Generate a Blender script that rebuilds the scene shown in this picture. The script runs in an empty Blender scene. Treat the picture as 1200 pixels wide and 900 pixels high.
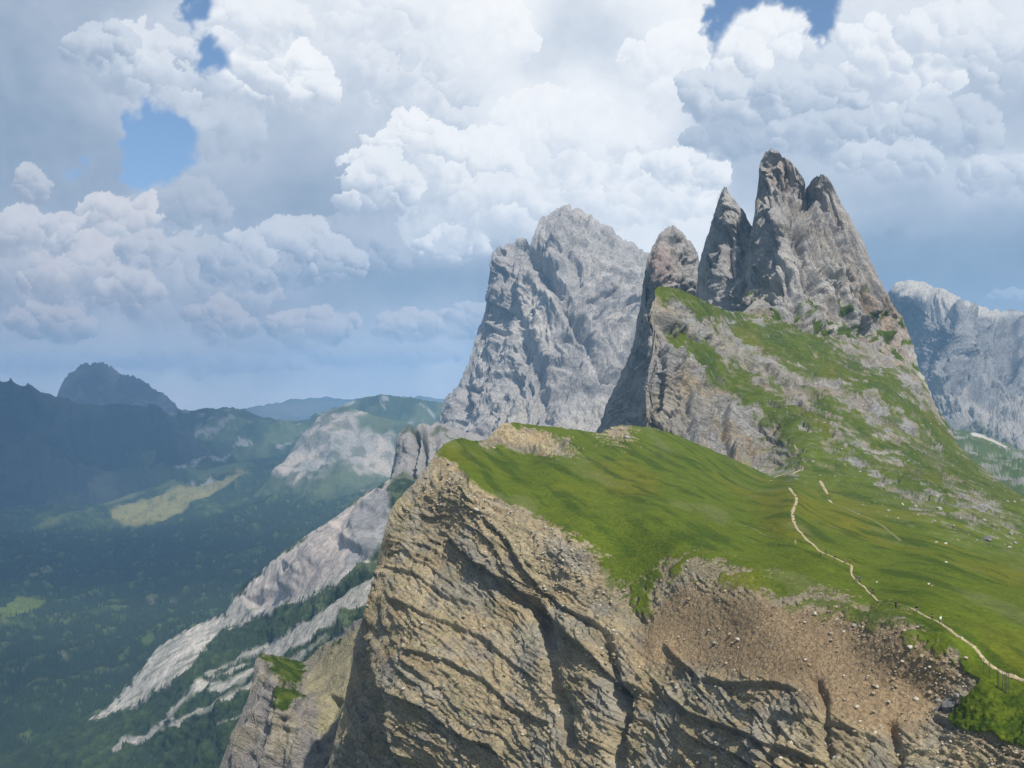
import bpy, bmesh, math, random, os, time
import numpy as np
T0 = time.time()
SC = bpy.context.scene
COL = SC.collection
QUICK = 1.0           # mesh spacing multiplier

# ------------------------------------------------------------------ camera, sky light, sun, exposure
FOC = 1400.0          # focal length in photograph pixels (1200 wide)
CX, HY = 600.0, 470.0 # principal column and horizon row of the photograph
cam_d = bpy.data.cameras.new('camera')
cam_d.sensor_width = 36.0
cam_d.lens = 36.0 * FOC / 1200.0
cam_d.shift_y = (HY - 450.0) / 1200.0
cam_d.clip_start = 1.0
cam_d.clip_end = 120000.0
cam = bpy.data.objects.new('camera', cam_d)
cam.rotation_euler = (math.pi / 2, 0, 0)
COL.objects.link(cam)
SC.camera = cam

SUN = np.array([0.31, -0.53, 0.79]); SUN /= np.linalg.norm(SUN)
sun_el = math.asin(SUN[2]); sun_az = math.atan2(SUN[0], SUN[1])
world = bpy.data.worlds.new('World'); SC.world = world; world.use_nodes = True
wn = world.node_tree.nodes; wl = world.node_tree.links
for n in list(wn): wn.remove(n)
wo = wn.new('ShaderNodeOutputWorld'); wb = wn.new('ShaderNodeBackground'); ws = wn.new('ShaderNodeTexSky')
ws.sky_type = 'NISHITA'; ws.sun_disc = False
ws.sun_elevation = sun_el; ws.sun_rotation = sun_az
ws.altitude = 1500; ws.air_density = 1.0; ws.dust_density = 0.2; ws.ozone_density = 3.0
wb.inputs['Strength'].default_value = 0.10
wl.new(ws.outputs[0], wb.inputs['Color']); wl.new(wb.outputs[0], wo.inputs['Surface'])

sun_d = bpy.data.lights.new('sun', 'SUN'); sun_d.energy = 4.9; sun_d.angle = math.radians(0.53)
sun_d.color = (1.0, 0.95, 0.87)
sun_o = bpy.data.objects.new('sun', sun_d); COL.objects.link(sun_o)
from mathutils import Vector
sun_o.rotation_euler = Vector(SUN).to_track_quat('Z', 'Y').to_euler()

SC.view_settings.view_transform = 'Standard'; SC.view_settings.look = 'None'
SC.view_settings.exposure = 0.22; SC.view_settings.gamma = 1.0
cy = SC.cycles
cy.max_bounces = 5; cy.diffuse_bounces = 3; cy.glossy_bounces = 1; cy.transmission_bounces = 1
cy.volume_bounces = 1; cy.transparent_max_bounces = 12
cy.use_denoising = True
try: cy.denoiser = 'OPENIMAGEDENOISE'
except Exception: pass
cy.denoising_input_passes = 'RGB_ALBEDO_NORMAL'; cy.denoising_prefilter = 'NONE'
cy.use_adaptive_sampling = False

# ------------------------------------------------------------------ noise
def _tables(seed):
    r = np.random.RandomState(seed)
    p = r.permutation(256).astype(np.int32); p = np.concatenate([p, p, p[:2]])
    g = r.normal(size=(256, 3)); g /= np.linalg.norm(g, axis=1)[:, None]
    return p, (g * 1.5).astype(np.float32)
_TB = {}
def perlin(x, y, z, seed=0):
    if seed not in _TB: _TB[seed] = _tables(seed + 11)
    p, G = _TB[seed]
    sh = np.broadcast(x, y, z).shape
    x, y, z = [np.ascontiguousarray(np.broadcast_to(a, sh), dtype=np.float32).ravel() for a in (x, y, z)]
    xf, yf, zf = np.floor(x), np.floor(y), np.floor(z)
    xi, yi, zi = [a.astype(np.int32) & 255 for a in (xf, yf, zf)]
    x, y, z = x - xf, y - yf, z - zf
    u, v, w = [a * a * a * (a * (a * 6 - 15) + 10) for a in (x, y, z)]
    A = p[xi] + yi; B = p[xi + 1] + yi
    def gd(h, a, b, c):
        g = G[h]
        return g[:, 0] * a + g[:, 1] * b + g[:, 2] * c
    AA, AB, BA, BB = p[A & 255] + zi, p[(A + 1) & 255] + zi, p[B & 255] + zi, p[(B + 1) & 255] + zi
    def L(a, b, t): return a + (b - a) * t
    r = L(L(L(gd(p[AA], x, y, z), gd(p[BA], x - 1, y, z), u),
            L(gd(p[AB], x, y - 1, z), gd(p[BB], x - 1, y - 1, z), u), v),
          L(L(gd(p[AA + 1], x, y, z - 1), gd(p[BA + 1], x - 1, y, z - 1), u),
            L(gd(p[AB + 1], x, y - 1, z - 1), gd(p[BB + 1], x - 1, y - 1, z - 1), u), v), w)
    return r.reshape(sh)
def fbm(x, y, z, o=4, seed=0, gain=0.5):
    s = 0; a = 1.0; f = 1.0
    for k in range(o):
        s = s + a * perlin(x * f + 7.3 * k, y * f - 3.1 * k, z * f + 1.7 * k, seed + k); a *= gain; f *= 2.03
    return s
def ridged(x, y, z, o=4, seed=0, gain=0.5):
    s = 0; a = 1.0; f = 1.0; wgt = 1.0
    for k in range(o):
        n = 1.0 - np.abs(perlin(x * f + 5.3 * k, y * f, z * f - 2.7 * k, seed + k)) * 1.6
        n = n * n * wgt; s = s + a * n; wgt = np.clip(n * 1.6, 0, 1); a *= gain; f *= 2.07
    return s - 0.9
def sstep(a, b, x):
    t = np.clip((x - a) / (b - a + 1e-9), 0, 1); return t * t * (3 - 2 * t)
def mix(a, b, t): return a + (b - a) * t
def polyd(px, py, pts):
    """distance to a polyline, signed side (+ = to the right of travel seen with y down) and fraction along it"""
    d = np.full(px.shape, 1e9, np.float32); sd = np.zeros(px.shape, np.float32); tt = np.zeros(px.shape, np.float32)
    n = len(pts) - 1
    for i in range(n):
        (x0, y0), (x1, y1) = pts[i][:2], pts[i + 1][:2]
        ex, ey = x1 - x0, y1 - y0; l2 = ex * ex + ey * ey + 1e-9
        t = np.clip(((px - x0) * ex + (py - y0) * ey) / l2, 0, 1)
        dx, dy = px - x0 - t * ex, py - y0 - t * ey
        q = np.sqrt(dx * dx + dy * dy); c = ex * (py - y0) - ey * (px - x0)
        m = q < d
        d = np.where(m, q, d); sd = np.where(m, np.sign(c), sd); tt = np.where(m, (i + t) / n, tt)
    return d, sd, tt
def inpoly(px, py, pts):
    """signed distance to a polygon, + inside"""
    d, _, _ = polyd(px, py, list(pts) + [pts[0]])
    ins = np.zeros(px.shape, bool); j = len(pts) - 1
    for i in range(len(pts)):
        (xi, yi), (xj, yj) = pts[i], pts[j]
        if yi != yj:
            ins ^= ((yi > py) != (yj > py)) & (px < (xj - xi) * (py - yi) / (yj - yi) + xi)
        j = i
    return np.where(ins, d, -d)

# ------------------------------------------------------------------ terrain bodies surveyed from the viewpoint
def at(px, py, D):
    """bearing and height angle of a surveyed point, with its distance north of the viewpoint, to metres"""
    return np.stack([(px - CX) / FOC * D, D, (HY - py) / FOC * D], -1)
def tps(ctrl):
    c = np.array(ctrl, float); X = c[:, :2] / 100.0; v = np.log(c[:, 2]); n = len(c)
    def U(r2): return 0.5 * r2 * np.log(r2 + 1e-12)
    K = U(((X[:, None] - X[None]) ** 2).sum(-1)) + np.eye(n) * 1e-3
    Pm = np.concatenate([np.ones((n, 1)), X], 1)
    A = np.block([[K, Pm], [Pm.T, np.zeros((3, 3))]])
    w = np.linalg.solve(A, np.concatenate([v, np.zeros(3)]))
    def f(px, py):
        s = px.shape; q = np.stack([px.ravel(), py.ravel()], 1) / 100.0; out = np.empty(len(q))
        for i in range(0, len(q), 60000):
            b = q[i:i + 60000]
            r2 = ((b[:, None] - X[None]) ** 2).sum(-1)
            out[i:i + 60000] = U(r2) @ w[:n] + w[n] + b @ w[n + 1:]
        return np.exp(out).reshape(s)
    return f
def normals(P):
    du = np.gradient(P, axis=1); dv = np.gradient(P, axis=0)
    N = np.cross(dv, du); N /= np.linalg.norm(N, axis=2)[..., None] + 1e-9
    flip = (N * P).sum(-1) > 0
    N[flip] *= -1
    return N
def beds(s, thick, seed, P, wl):
    """sawtooth beds: each juts out at its foot and is cut back sharply beneath"""
    ph = s / thick + 1.1 * fbm(P[..., 0] / wl, P[..., 1] / wl, P[..., 2] / wl, 3, seed)
    k = np.floor(ph); f = ph - k
    h = np.modf(np.abs(np.sin(k * 12.9898 + seed) * 43758.5453))[0]
    brk = sstep(-.25, .2, perlin(P[..., 0] / (wl * .5), P[..., 1] / (wl * .5), k * 3.7, seed + 1))
    return (1 - f) ** .8 * (.35 + 1.1 * h) * (.25 + .75 * brk) * sstep(0, .06, f) - .35
def feats(px, py, lst, wob=0):
    """ridges, gullies and ledges surveyed as lines; result in metres along the surface normal"""
    out = np.zeros(px.shape, np.float32)
    for kind, amp, w, pts in lst:
        xs = [p[0] for p in pts]; ys = [p[1] for p in pts]; m = w * 4
        sel = (px > min(xs) - m) & (px < max(xs) + m) & (py > min(ys) - m) & (py < max(ys) + m)
        if not sel.any(): continue
        d, s, t = polyd(px[sel], py[sel], pts)
        if kind == 'ridge': v = amp * np.exp(-(d / w) ** 2)
        elif kind == 'gully': v = -amp * np.exp(-(d / w) ** 2)
        elif kind == 'vee': v = -amp * np.clip(1 - d / w, 0, 1)
        elif kind == 'ledge':      # the side on the left of travel stands proud, the right is undercut
            v = np.where(s < 0, amp * np.exp(-d / w), -0.7 * amp * np.exp(-d / (0.5 * w))) * np.tanh(d / ((.14 if amp < 12 else .34) * w))
        taper = sstep(0, 0.08, t) * sstep(1, 0.92, t)
        out[sel] += v * taper
    return out
def mesh_grid(name, P, cols, mat, kind='structure', extra=None, smooth=True, keep=None):
    ny, nx = P.shape[:2]
    me = bpy.data.meshes.new(name)
    idx = np.arange(ny * nx, dtype=np.int32).reshape(ny, nx)
    q = np.stack([idx[:-1, :-1], idx[1:, :-1], idx[1:, 1:], idx[:-1, 1:]], -1).reshape(-1, 4)
    if keep is not None: q = q[keep.reshape(-1)]
    me.vertices.add(ny * nx); me.vertices.foreach_set('co', P.astype(np.float32).ravel())
    me.loops.add(q.size); me.loops.foreach_set('vertex_index', q.ravel())
    me.polygons.add(len(q)); me.polygons.foreach_set('loop_start', np.arange(0, q.size, 4, dtype=np.int32))
    me.polygons.foreach_set('use_smooth', np.full(len(q), smooth))
    me.update(calc_edges=True)
    if cols is not None:
        a = me.attributes.new('albedo', 'FLOAT_COLOR', 'POINT')
        a.data.foreach_set('color', np.concatenate([cols, np.ones(cols.shape[:2] + (1,))], -1).astype(np.float32).ravel())
    for k, v in (extra or {}).items():
        a = me.attributes.new(k, 'FLOAT', 'POINT'); a.data.foreach_set('value', v.astype(np.float32).ravel())
    me.materials.append(mat)
    o = bpy.data.objects.new(name, me); COL.objects.link(o)
    if kind: o['kind'] = kind
    return o
BODIES = {}
def body(name, top, bot, ctrl, x0, x1, step, shape, mat, top_rough=(0, 30), back=(400, 0.8), label=None, vpow=1.0, soft=14, rim=.22, lat=None, side=None):
    step = step * QUICK
    nx = int((x1 - x0) / step) + 1
    xs = np.linspace(x0, x1, nx)
    yt = np.interp(xs, [p[0] for p in top], [p[1] for p in top])
    amp, wl_ = top_rough
    if amp: yt = yt + amp * fbm(xs / wl_, x0 * .37 + 0 * xs, 0.7 + 0 * xs, 5, seed=len(name), gain=0.7)
    if amp > 1.9: yt = yt + .8 * amp * np.abs(fbm(xs / (wl_ * .45), x0 * .73 + 0 * xs, 3.7 + 0 * xs, 3, seed=3, gain=0.7)) - .4 * amp
    yb = np.interp(xs, [p[0] for p in bot], [p[1] for p in bot])
    ny = int(np.percentile(yb - yt, 80) / step) + 2
    v = (np.linspace(0, 1, ny) ** vpow)[:, None]
    px = np.broadcast_to(xs[None], (ny, nx)).copy(); py = yt[None] * (1 - v) + yb[None] * v
    D = tps(ctrl)(px, py)
    P = at(px, py, D); N = normals(P)
    disp, cols, grass = shape(px, py, P, N)
    edge_d, _, _ = polyd(px, py, list(zip(xs[::6], yt[::6])))
    disp = disp * (rim + (1 - rim) * sstep(0, soft, edge_d))
    Q = P + (disp if disp.ndim == 3 else N * disp[..., None])
    if lat is not None: Q = Q + np.stack([lat(px, py, P), 0 * px, 0 * px], -1)
    # the far side of the body, going down behind the crest
    L, drop = back; nb = 14
    away = Q[0] * np.array([1, 1, 0]); away /= np.linalg.norm(away, axis=1)[:, None]
    rows = []
    for k in range(nb, 0, -1):
        f = (k / nb) ** 1.6
        R = Q[0] + away * (L * f) - np.array([0, 0, 1.0]) * (L * drop * f)
        n = fbm(R[:, 0] / (L * .3), R[:, 1] / (L * .3), R[:, 2] / (L * .3), 4, seed=5)
        R = R + np.stack([0 * n, 0 * n, n * L * 0.06 * f], -1)
        rows.append(R)
    Qa = np.concatenate([np.array(rows), Q], 0)
    ca = np.concatenate([np.repeat(cols[:1], nb, 0), cols], 0)
    ga = np.concatenate([np.repeat(grass[:1], nb, 0), grass], 0)
    if side:        # the slope runs on past the last surveyed bearing
        ext = []
        for k in range(1, 17):
            f = (k / 16) ** 1.5 * side[0]; R = Qa[:, -1] + np.array([1.0, 0, -side[1]]) * f
            R[:, 2] += min(1, k / 5) * side[0] * .03 * fbm(R[:, 0] / 60, R[:, 1] / 60, 0 * R[:, 0], 3, 6); ext.append(R)
        Qa = np.concatenate([Qa, np.stack(ext, 1)], 1); ca = np.concatenate([ca, np.repeat(ca[:, -1:], 16, 1)], 1); ga = np.concatenate([ga, np.repeat(ga[:, -1:], 16, 1)], 1)
    o = mesh_grid(name, Qa, ca, mat, extra={'turf': ga})
    if label: o['label'] = label
    b = dict(px=px, py=py, P=Q, grass=grass, xs=xs, yt=yt, yb=yb, ny=ny, vpow=vpow, N=N, obj=o, cols=cols)
    BODIES[name] = b
    return b
def sample(b, x, y):
    """a point on a finished body at a surveyed bearing"""
    xs = b['xs']; i = np.clip((x - xs[0]) / (xs[1] - xs[0]), 0, len(xs) - 1.001); i0 = int(i); f = i - i0
    yt = b['yt'][i0] * (1 - f) + b['yt'][i0 + 1] * f; yb = b['yb'][i0] * (1 - f) + b['yb'][i0 + 1] * f
    v = np.clip((y - yt) / (yb - yt), 0, 1) ** (1 / b['vpow']) * (b['ny'] - 1); j0 = int(min(v, b['ny'] - 1.001)); g = v - j0
    P = b['P']
    return (P[j0, i0] * (1 - f) + P[j0, i0 + 1] * f) * (1 - g) + (P[j0 + 1, i0] * (1 - f) + P[j0 + 1, i0 + 1] * f) * g

def C(*c): return np.array(c, np.float32)
def cmix(a, b, t): return a + (b - a) * t[..., None]

# ------------------------------------------------------------------ materials
def terrain_mat(name, fine, bump, rough=0.95, var=0.35, turf_bump=0.25, grain=(0.0, 1.0, 0.35)):
    """albedo attribute broken up by grain at three scales; relief finer than the mesh as bump, drawn out along the beds or ribs"""
    m = bpy.data.materials.new(name); m.use_nodes = True
    nt = m.node_tree; n = nt.nodes; l = nt.links
    for x in list(n): n.remove(x)
    out = n.new('ShaderNodeOutputMaterial'); bs = n.new('ShaderNodeBsdfPrincipled')
    bs.inputs['Roughness'].default_value = rough; bs.inputs['Specular IOR Level'].default_value = 0.05
    l.new(bs.outputs[0], out.inputs['Surface'])
    at_ = n.new('ShaderNodeAttribute'); at_.attribute_name = 'albedo'
    tf = n.new('ShaderNodeAttribute'); tf.attribute_name = 'turf'
    tc = n.new('ShaderNodeTexCoord')
    mp = n.new('ShaderNodeMapping'); mp.vector_type = 'TEXTURE'; mp.inputs['Rotation'].default_value = (0, math.radians(-grain[0]), 0); mp.inputs['Scale'].default_value = (1 / grain[1], 1, 1 / grain[2])
    l.new(tc.outputs['Object'], mp.inputs['Vector'])
    def noise(sc, det, ro, vec, typ='FBM'):
        t = n.new('ShaderNodeTexNoise'); t.noise_type = typ; t.inputs['Scale'].default_value = sc; t.inputs['Detail'].default_value = det
        t.inputs['Roughness'].default_value = ro; l.new(vec, t.inputs['Vector']); return t.outputs[0]
    def rng(v, a, b, c, d):
        r = n.new('ShaderNodeMapRange'); l.new(v, r.inputs[0])
        for i, k in enumerate((a, b, c, d)): r.inputs[i + 1].default_value = k
        return r.outputs[0]
    def mul(a, b):
        r = n.new('ShaderNodeMath'); r.operation = 'MULTIPLY'; l.new(a, r.inputs[0]); l.new(b, r.inputs[1]); return r.outputs[0]
    iso = noise(1.0 / fine, 6, .68, tc.outputs['Object'])
    stretched = noise(0.8 / fine, 6, .65, mp.outputs[0])
    broad = noise(0.10 / fine, 4, .55, tc.outputs['Object'])
    k = mul(mul(rng(iso, .3, .7, 1 - var, 1 + var), rng(stretched, .3, .7, 1 - var * .8, 1 + var * .8)), rng(broad, .3, .7, 1 - var * .45, 1 + var * .45))
    vm = n.new('ShaderNodeVectorMath'); vm.operation = 'SCALE'; l.new(at_.outputs['Color'], vm.inputs[0]); l.new(k, vm.inputs['Scale'])
    l.new(vm.outputs[0], bs.inputs['Base Color'])
    ad = n.new('ShaderNodeMath'); ad.operation = 'MULTIPLY_ADD'; l.new(stretched, ad.inputs[0]); ad.inputs[1].default_value = 1.6; l.new(iso, ad.inputs[2])
    bu = n.new('ShaderNodeBump'); bu.inputs['Distance'].default_value = bump
    l.new(rng(tf.outputs['Fac'], 0, 1, 1.0, turf_bump), bu.inputs['Strength']); l.new(ad.outputs[0], bu.inputs['Height'])
    l.new(bu.outputs[0], bs.inputs['Normal'])
    return m
def plain_mat(name, col, rough=0.85, var=0.2, scale=8.0):
    m = bpy.data.materials.new(name); m.use_nodes = True; nt = m.node_tree; n = nt.nodes; l = nt.links
    bs = n['Principled BSDF']; bs.inputs['Roughness'].default_value = rough; bs.inputs['Specular IOR Level'].default_value = 0.2
    tc = n.new('ShaderNodeTexCoord'); no = n.new('ShaderNodeTexNoise'); no.inputs['Scale'].default_value = scale; no.inputs['Detail'].default_value = 5
    l.new(tc.outputs['Object'], no.inputs['Vector'])
    mr = n.new('ShaderNodeMapRange'); mr.inputs[1].default_value = .3; mr.inputs[2].default_value = .7; mr.inputs[3].default_value = 1 - var; mr.inputs[4].default_value = 1 + var
    l.new(no.outputs[0], mr.inputs[0])
    vm = n.new('ShaderNodeVectorMath'); vm.operation = 'SCALE'; vm.inputs[0].default_value = col[:3]; l.new(mr.outputs[0], vm.inputs['Scale'])
    l.new(vm.outputs[0], bs.inputs['Base Color'])
    return m

M_NEAR = terrain_mat('ridge_rock_and_turf', 0.9, 0.9, var=0.30, turf_bump=.45, grain=(-28, .22, 1.6))
M_HILL = terrain_mat('crag_rock_and_turf', 2.0, 1.9, var=0.30, grain=(-24, .4, 1.3))
M_TOWER = terrain_mat('dolomite_towers', 3.0, 2.4, var=0.14, grain=(18, 1.5, .35))
M_FAR = terrain_mat('far_dolomite', 7.0, 7.0, var=0.20, grain=(-10, 1.5, .35))
M_VALLEY = terrain_mat('valley_slopes', 7.0, 2.0, var=0.30, turf_bump=1.0)

GRASS = C(.076, .102, .009); GRASS_Y = C(.112, .112, .010); GRASS_D = C(.033, .057, .006)
TAN = C(.365, .30, .188); BROWN = C(.315, .225, .13); GREY = C(.325, .295, .23); DARK = C(.15, .13, .10)
# ------------------------------------------------------------------ the near ridge: meadow on top, layered cliff below
NR_TOP = [(368,912),(385,895),(392,870),(400,840),(408,800),(412,770),(418,742),(428,715),(437,690),(441,665),(446,640),(452,620),(456,600),(463,588),
          (475,575),(487,565),(495,552),(505,540),(512,531),(520,522),(530,516),(540,513),(550,516),(560,517),(570,515),(577,508),(585,500),(592,495),(602,495),(615,497),
          (650,500),(680,504),(702,508),(712,503),(724,498),(740,499),(760,501),(775,504),(790,508),(830,525),(870,543),(905,559),(950,572),(1000,592),(1060,615),(1120,640),(1200,668),(1345,720)]
NR_BOT = [(368,1000),(420,1120),(1345,1120)]
NR_CTRL = [(385,895,462),(410,790,468),(425,735,468),(441,665,468),(460,590,470),(495,550,480),(515,530,486),(540,513,508),
    (560,525,530),(575,521,552),(595,495,570),(620,500,578),(620,531,549),(660,533,540),(650,548,505),(700,508,610),(740,499,640),(830,525,665),(905,559,672),(950,572,620),(1000,592,570),(1060,615,520),(1120,640,470),(1200,668,420),(1345,720,350),
    (560,548,478),(600,592,432),(650,620,403),(690,645,384),(740,640,388),(780,645,366),(830,655,338),(880,672,311),(940,690,287),(1000,708,264),(1055,727,235),(1095,742,218),(1128,790,202),
    (640,590,452),(700,600,432),(760,600,420),(760,560,520),(800,600,432),(850,620,400),(900,640,372),(960,640,362),(970,655,334),(1022,700,272),(1074,714,231),(1110,745,209),(1150,775,190),
    (928,590,490),(935,577,545),(1050,650,395),(1100,660,362),(1200,700,300),(1200,760,212),(1200,800,190),(1330,800,185),(1330,900,155),
    (450,640,462),(455,720,430),(462,800,405),(480,900,392),(430,860,428),(520,620,444),(560,700,405),(600,800,383),(600,900,362),(700,760,345),(700,900,322),(650,700,386),
    (760,720,340),(800,800,305),(800,900,290),(860,740,288),(900,800,262),(900,900,243),(1000,760,246),(1000,820,228),(1000,900,210),(1060,800,227),(1080,860,213),(1100,830,214),(1100,900,202),(1040,860,219),
    (1150,830,190),(1200,850,178),(1150,880,184),(1200,900,168),(400,1100,425),(480,1100,372),(600,1100,335),(800,1100,258),(1000,1100,182),(1200,1100,140),(1330,1100,128)]
def _near(D): return D if D <= 280 else (280 + (D - 280) * .68 if D <= 480 else (416 + (D - 480) * 1.29 if D <= 700 else D))
_fix = {(1150,775):223,(1200,760):232,(1200,800):217,(1330,800):208,(1330,900):182,(1110,745):229,(1128,790):222,(1095,742):232,(1055,727):241,(1150,830):213,(1200,850):205,(1150,880):206,(1200,900):195,(1060,800):230,(1080,860):218,
    (1100,830):223,(1100,900):209,(1040,860):222,(1000,820):233,(1000,900):218,(1000,760):247,(900,800):253,(900,900):235,(800,800):286,(800,900):268,(860,740):283,(700,900):294,(700,760):314,(600,900):323,(600,800):339,(1074,714):249,(1000,1100):192,(1200,1100):165,(1330,1100):150,(800,1100):240,(600,1100):296}
NR_CTRL = [(x, y, _fix.get((x, y), _near(D))) for x, y, D in NR_CTRL]
NR_TURF = [(512,531),(535,547),(552,563),(572,576),(600,594),(625,607),(650,622),(680,640),(700,655),(716,668),(732,688),(741,703),(751,704),(760,690),(772,672),(796,657),(830,659),(870,672),
    (905,684),(945,695),(985,706),(1020,717),(1055,729),(1085,741),(1105,753),(1122,770),(1128,790),(1150,797),(1138,812),(1122,828),(1112,846),(1130,858),(1160,866),(1180,875),(1210,884),(1400,910),(1400,300),(480,300),(500,500)]
NR_KNOLL = [(562,520),(572,506),(588,492),(600,500),(625,506),(648,513),(660,524),(670,532),(650,533),(620,530),(592,524)]
NR_KNOB = [(706,508),(714,500),(728,495),(742,499),(738,506),(728,513)]
NR_BOWL = [(738,735),(785,690),(870,692),(930,702),(1000,720),(1060,733),(1112,756),(1128,790),(1104,822),(1075,858),(1000,848),(930,814),(860,796),(800,780),(752,775)]
NR_LEDGES = [
    ('ledge', 3.96, 16, [(512,622),(545,645),(575,668),(605,688),(632,706),(655,738),(690,765),(712,790),(738,806),(765,812)]),
    ('ledge', 2.16, 8, [(560,600),(600,640),(640,690),(670,720),(720,745)]),
    ('ledge', 2.30, 12, [(455,802),(480,822),(501,835),(540,862),(580,877),(600,905),(640,930)]),
    ('ledge', 1.58, 8, [(450,700),(500,722),(560,745),(600,778),(632,800)]),
    ('ledge', 1.44, 7, [(448,660),(480,672),(520,700),(560,712)]),
    ('ledge', 1.73, 9, [(470,760),(520,775),(570,800),(600,830),(650,850)]),
    ('ledge', 5.40, 18, [(447,655),(440,700),(438,745),(452,800),(462,850),(470,905)]),
    ('ledge', 1.58, 9, [(775,750),(800,778),(822,800),(873,803),(912,804),(940,815)]),
    ('ledge', 1.73, 9, [(775,815),(800,830),(827,844),(870,862),(910,877),(976,902)]),
    ('ledge', 1.30, 7, [(800,860),(850,880),(900,905),(960,930)]),
    ('ledge', 1.15, 7, [(905,838),(950,842),(1000,856),(1040,872)]),
    ('gully', 4.00, 7, [(628,700),(640,740),(645,790),(662,835),(672,880)]),
    ('gully', 5.60, 9, [(700,735),(720,790),(726,830),(718,880),(715,920)]),
    ('gully', 2.08, 6, [(955,790),(965,830),(972,895)]),
    ('gully', 1.92, 6, [(905,840),(912,870),(905,905)]),
    ('gully', 2.40, 7, [(1040,840),(1050,880),(1040,920)]),
    ('gully', 1.60, 11, [(752,700),(748,740),(752,790),(770,840)]),
]
def strata(P, dip, scale, seed, wob=1.0):
    a = math.radians(dip)
    X, Y, Z = P[..., 0], P[..., 1], P[..., 2]
    w = wob * scale * 4 * fbm(X / (scale * 24), Y / (scale * 24), Z / (scale * 24), 3, seed)
    s = X * math.sin(a) + Z * math.cos(a) - 0.02 * Y + w
    t = X * math.cos(a) - Z * math.sin(a)
    return s, t
def near_shape(px, py, P, N):
    X, Y, Z = P[..., 0], P[..., 1], P[..., 2]
    wx = px + 3.5 * fbm(px / 40, py / 40, 0 * px, 5, 31); wy = py + 3.5 * fbm(px / 40, py / 40, 5 + 0 * px, 5, 37)
    nz = fbm(X / 6, Y / 6, Z / 6, 5, 3); nb = fbm(X / 25, Y / 25, Z / 25, 3, 8)
    turf_d = inpoly(wx, wy, NR_TURF)
    rock_d = np.maximum(inpoly(wx, wy, NR_KNOLL), inpoly(wx, wy, NR_KNOB))
    td = np.minimum(turf_d, -rock_d)
    fine = fbm(X / 1.6, Y / 1.6, Z / 1.6, 4, 16)
    thin = sstep(610, 700, px) * sstep(1120, 1070, px)
    turf = sstep(-2.0, 2.0, td + (5 + 9 * thin) * nz + 2 * nb + 14 * thin * fine - 3 * thin)
    # tufts of grass hanging on to the gravel below the edge
    fringe = sstep(-52, -4, turf_d) * sstep(660, 740, px) * sstep(1145, 1125, px) * sstep(815, 795, py)
    patchy = sstep(0.12, 0.38, nz * .8 + fbm(X / 2.2, Y / 2.2, Z / 2.2, 3, 15) * .5 - 0.20 + 0.52 * fringe * sstep(-40, 0, turf_d)) * fringe
    turf = np.maximum(turf, patchy * (rock_d < -2))
    bowl = sstep(-22, 18, inpoly(wx, wy, NR_BOWL) + 14 * nb + 6 * nz)
    gravel = fringe * (1 - bowl)
    loose = np.clip(np.maximum(bowl, gravel * 1.0), 0, 1)
    upper = sstep(40, 0, -turf_d) * (px < 720)          # crumbly band just under the turf
    # layered rock
    dip = 28.0
    s, t = strata(P, dip, 1.6, 21)
    l1 = np.tanh(3.0 * perlin(t / 34, s / 3.2, Y / 34, 41)); l2 = np.tanh(3.0 * perlin(t / 14, s / 1.25, Y / 14, 42))
    l3 = perlin(t / 6, s / 0.55, Y / 6, 43)
    blocks = np.tanh(2.5 * perlin(t / 5, s / 3.5, Y / 5, 44))
    big = fbm(X / 38, Y / 38, Z / 30, 3, 45)
    crag = ridged(X / 14, Y / 14, Z / 14, 4, 46)
    rough = fbm(X / 3.0, Y / 3.0, Z / 3.0, 4, 47)
    k = 1 - loose
    rubble = np.clip(fbm(X / 1.1, Y / 1.1, Z / 1.1, 3, 48), -1, 1)
    clean = sstep(-0.35, 0.25, fbm(X / 45, Y / 45, Z / 45, 3, 61) + 0.15 + .3 * sstep(660, 720, py))   # where the beds show clean
    s2, t2 = strata(P, dip + 4, 1.2, 71, .6)
    joint = np.tanh(5 * perlin(t / 6.5, s / 2.0, Y / 6.5, 44)); joint2 = np.tanh(4 * perlin(t / 1.5, s / 1.2, Y / 1.5, 49))
    d = k * ((1.2 * beds(s, 3.6, 171, P, 40) + .95 * beds(s2, 1.3, 173, P, 26)) * (.35 + .65 * clean) + 0.25 * l3 + (.34 - .12 * clean) * joint + .2 * joint2 + .6 * crag * (1.3 - .9 * clean)) + 1.3 * big * k
    shade_side = sstep(470, 430, px) * sstep(640, 700, py)      # the flank that turns away to the north
    d = d + shade_side * k * (1.3 * crag + .9 * beds(s2, 2.2, 177, P, 20))
    d = d + (0.22 * (1 - .4 * bowl) + 0.40 * k * (1.2 - .5 * clean)) * rough + 0.30 * rubble * (0.3 + 0.7 * np.maximum(loose * .45, upper))
    d = d + feats(wx, wy, NR_LEDGES)
    d = d * (1 - 0.0 * turf)
    g = 0.9 * fbm(X / 30, Y / 30, Z / 30, 3, 50) + 0.18 * fbm(X / 6, Y / 6, Z / 6, 3, 51) + 0.07 * fbm(X / 1.5, Y / 1.5, Z / 1.5, 2, 56)
    lip = sstep(30, 0, np.abs(turf_d)) * 0.4
    knoll = sstep(-3, 3, rock_d)
    kn = 1.7 * ridged(X / 4.5, Y / 6, Z / 10, 4, 63) + 1.0 * np.tanh(3 * perlin(X / 30, Y / 30, Z / 1.8, 64)) + .6 * rough
    d = mix(d, kn, sstep(-6, -1, rock_d))
    d = d + feats(wx, wy, [('ledge', 2.6, 9, [(578,503),(600,501),(625,508),(648,515),(668,531)])])
    tuss = (.10 + .35 * sstep(785, 830, py) * sstep(1080, 1120, px)) * fbm(X / 1.3, Y / 1.3, Z / 1.3, 4, 67)
    disp = d * (1 - turf) + (g + tuss + 0.25 + lip) * turf
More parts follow.
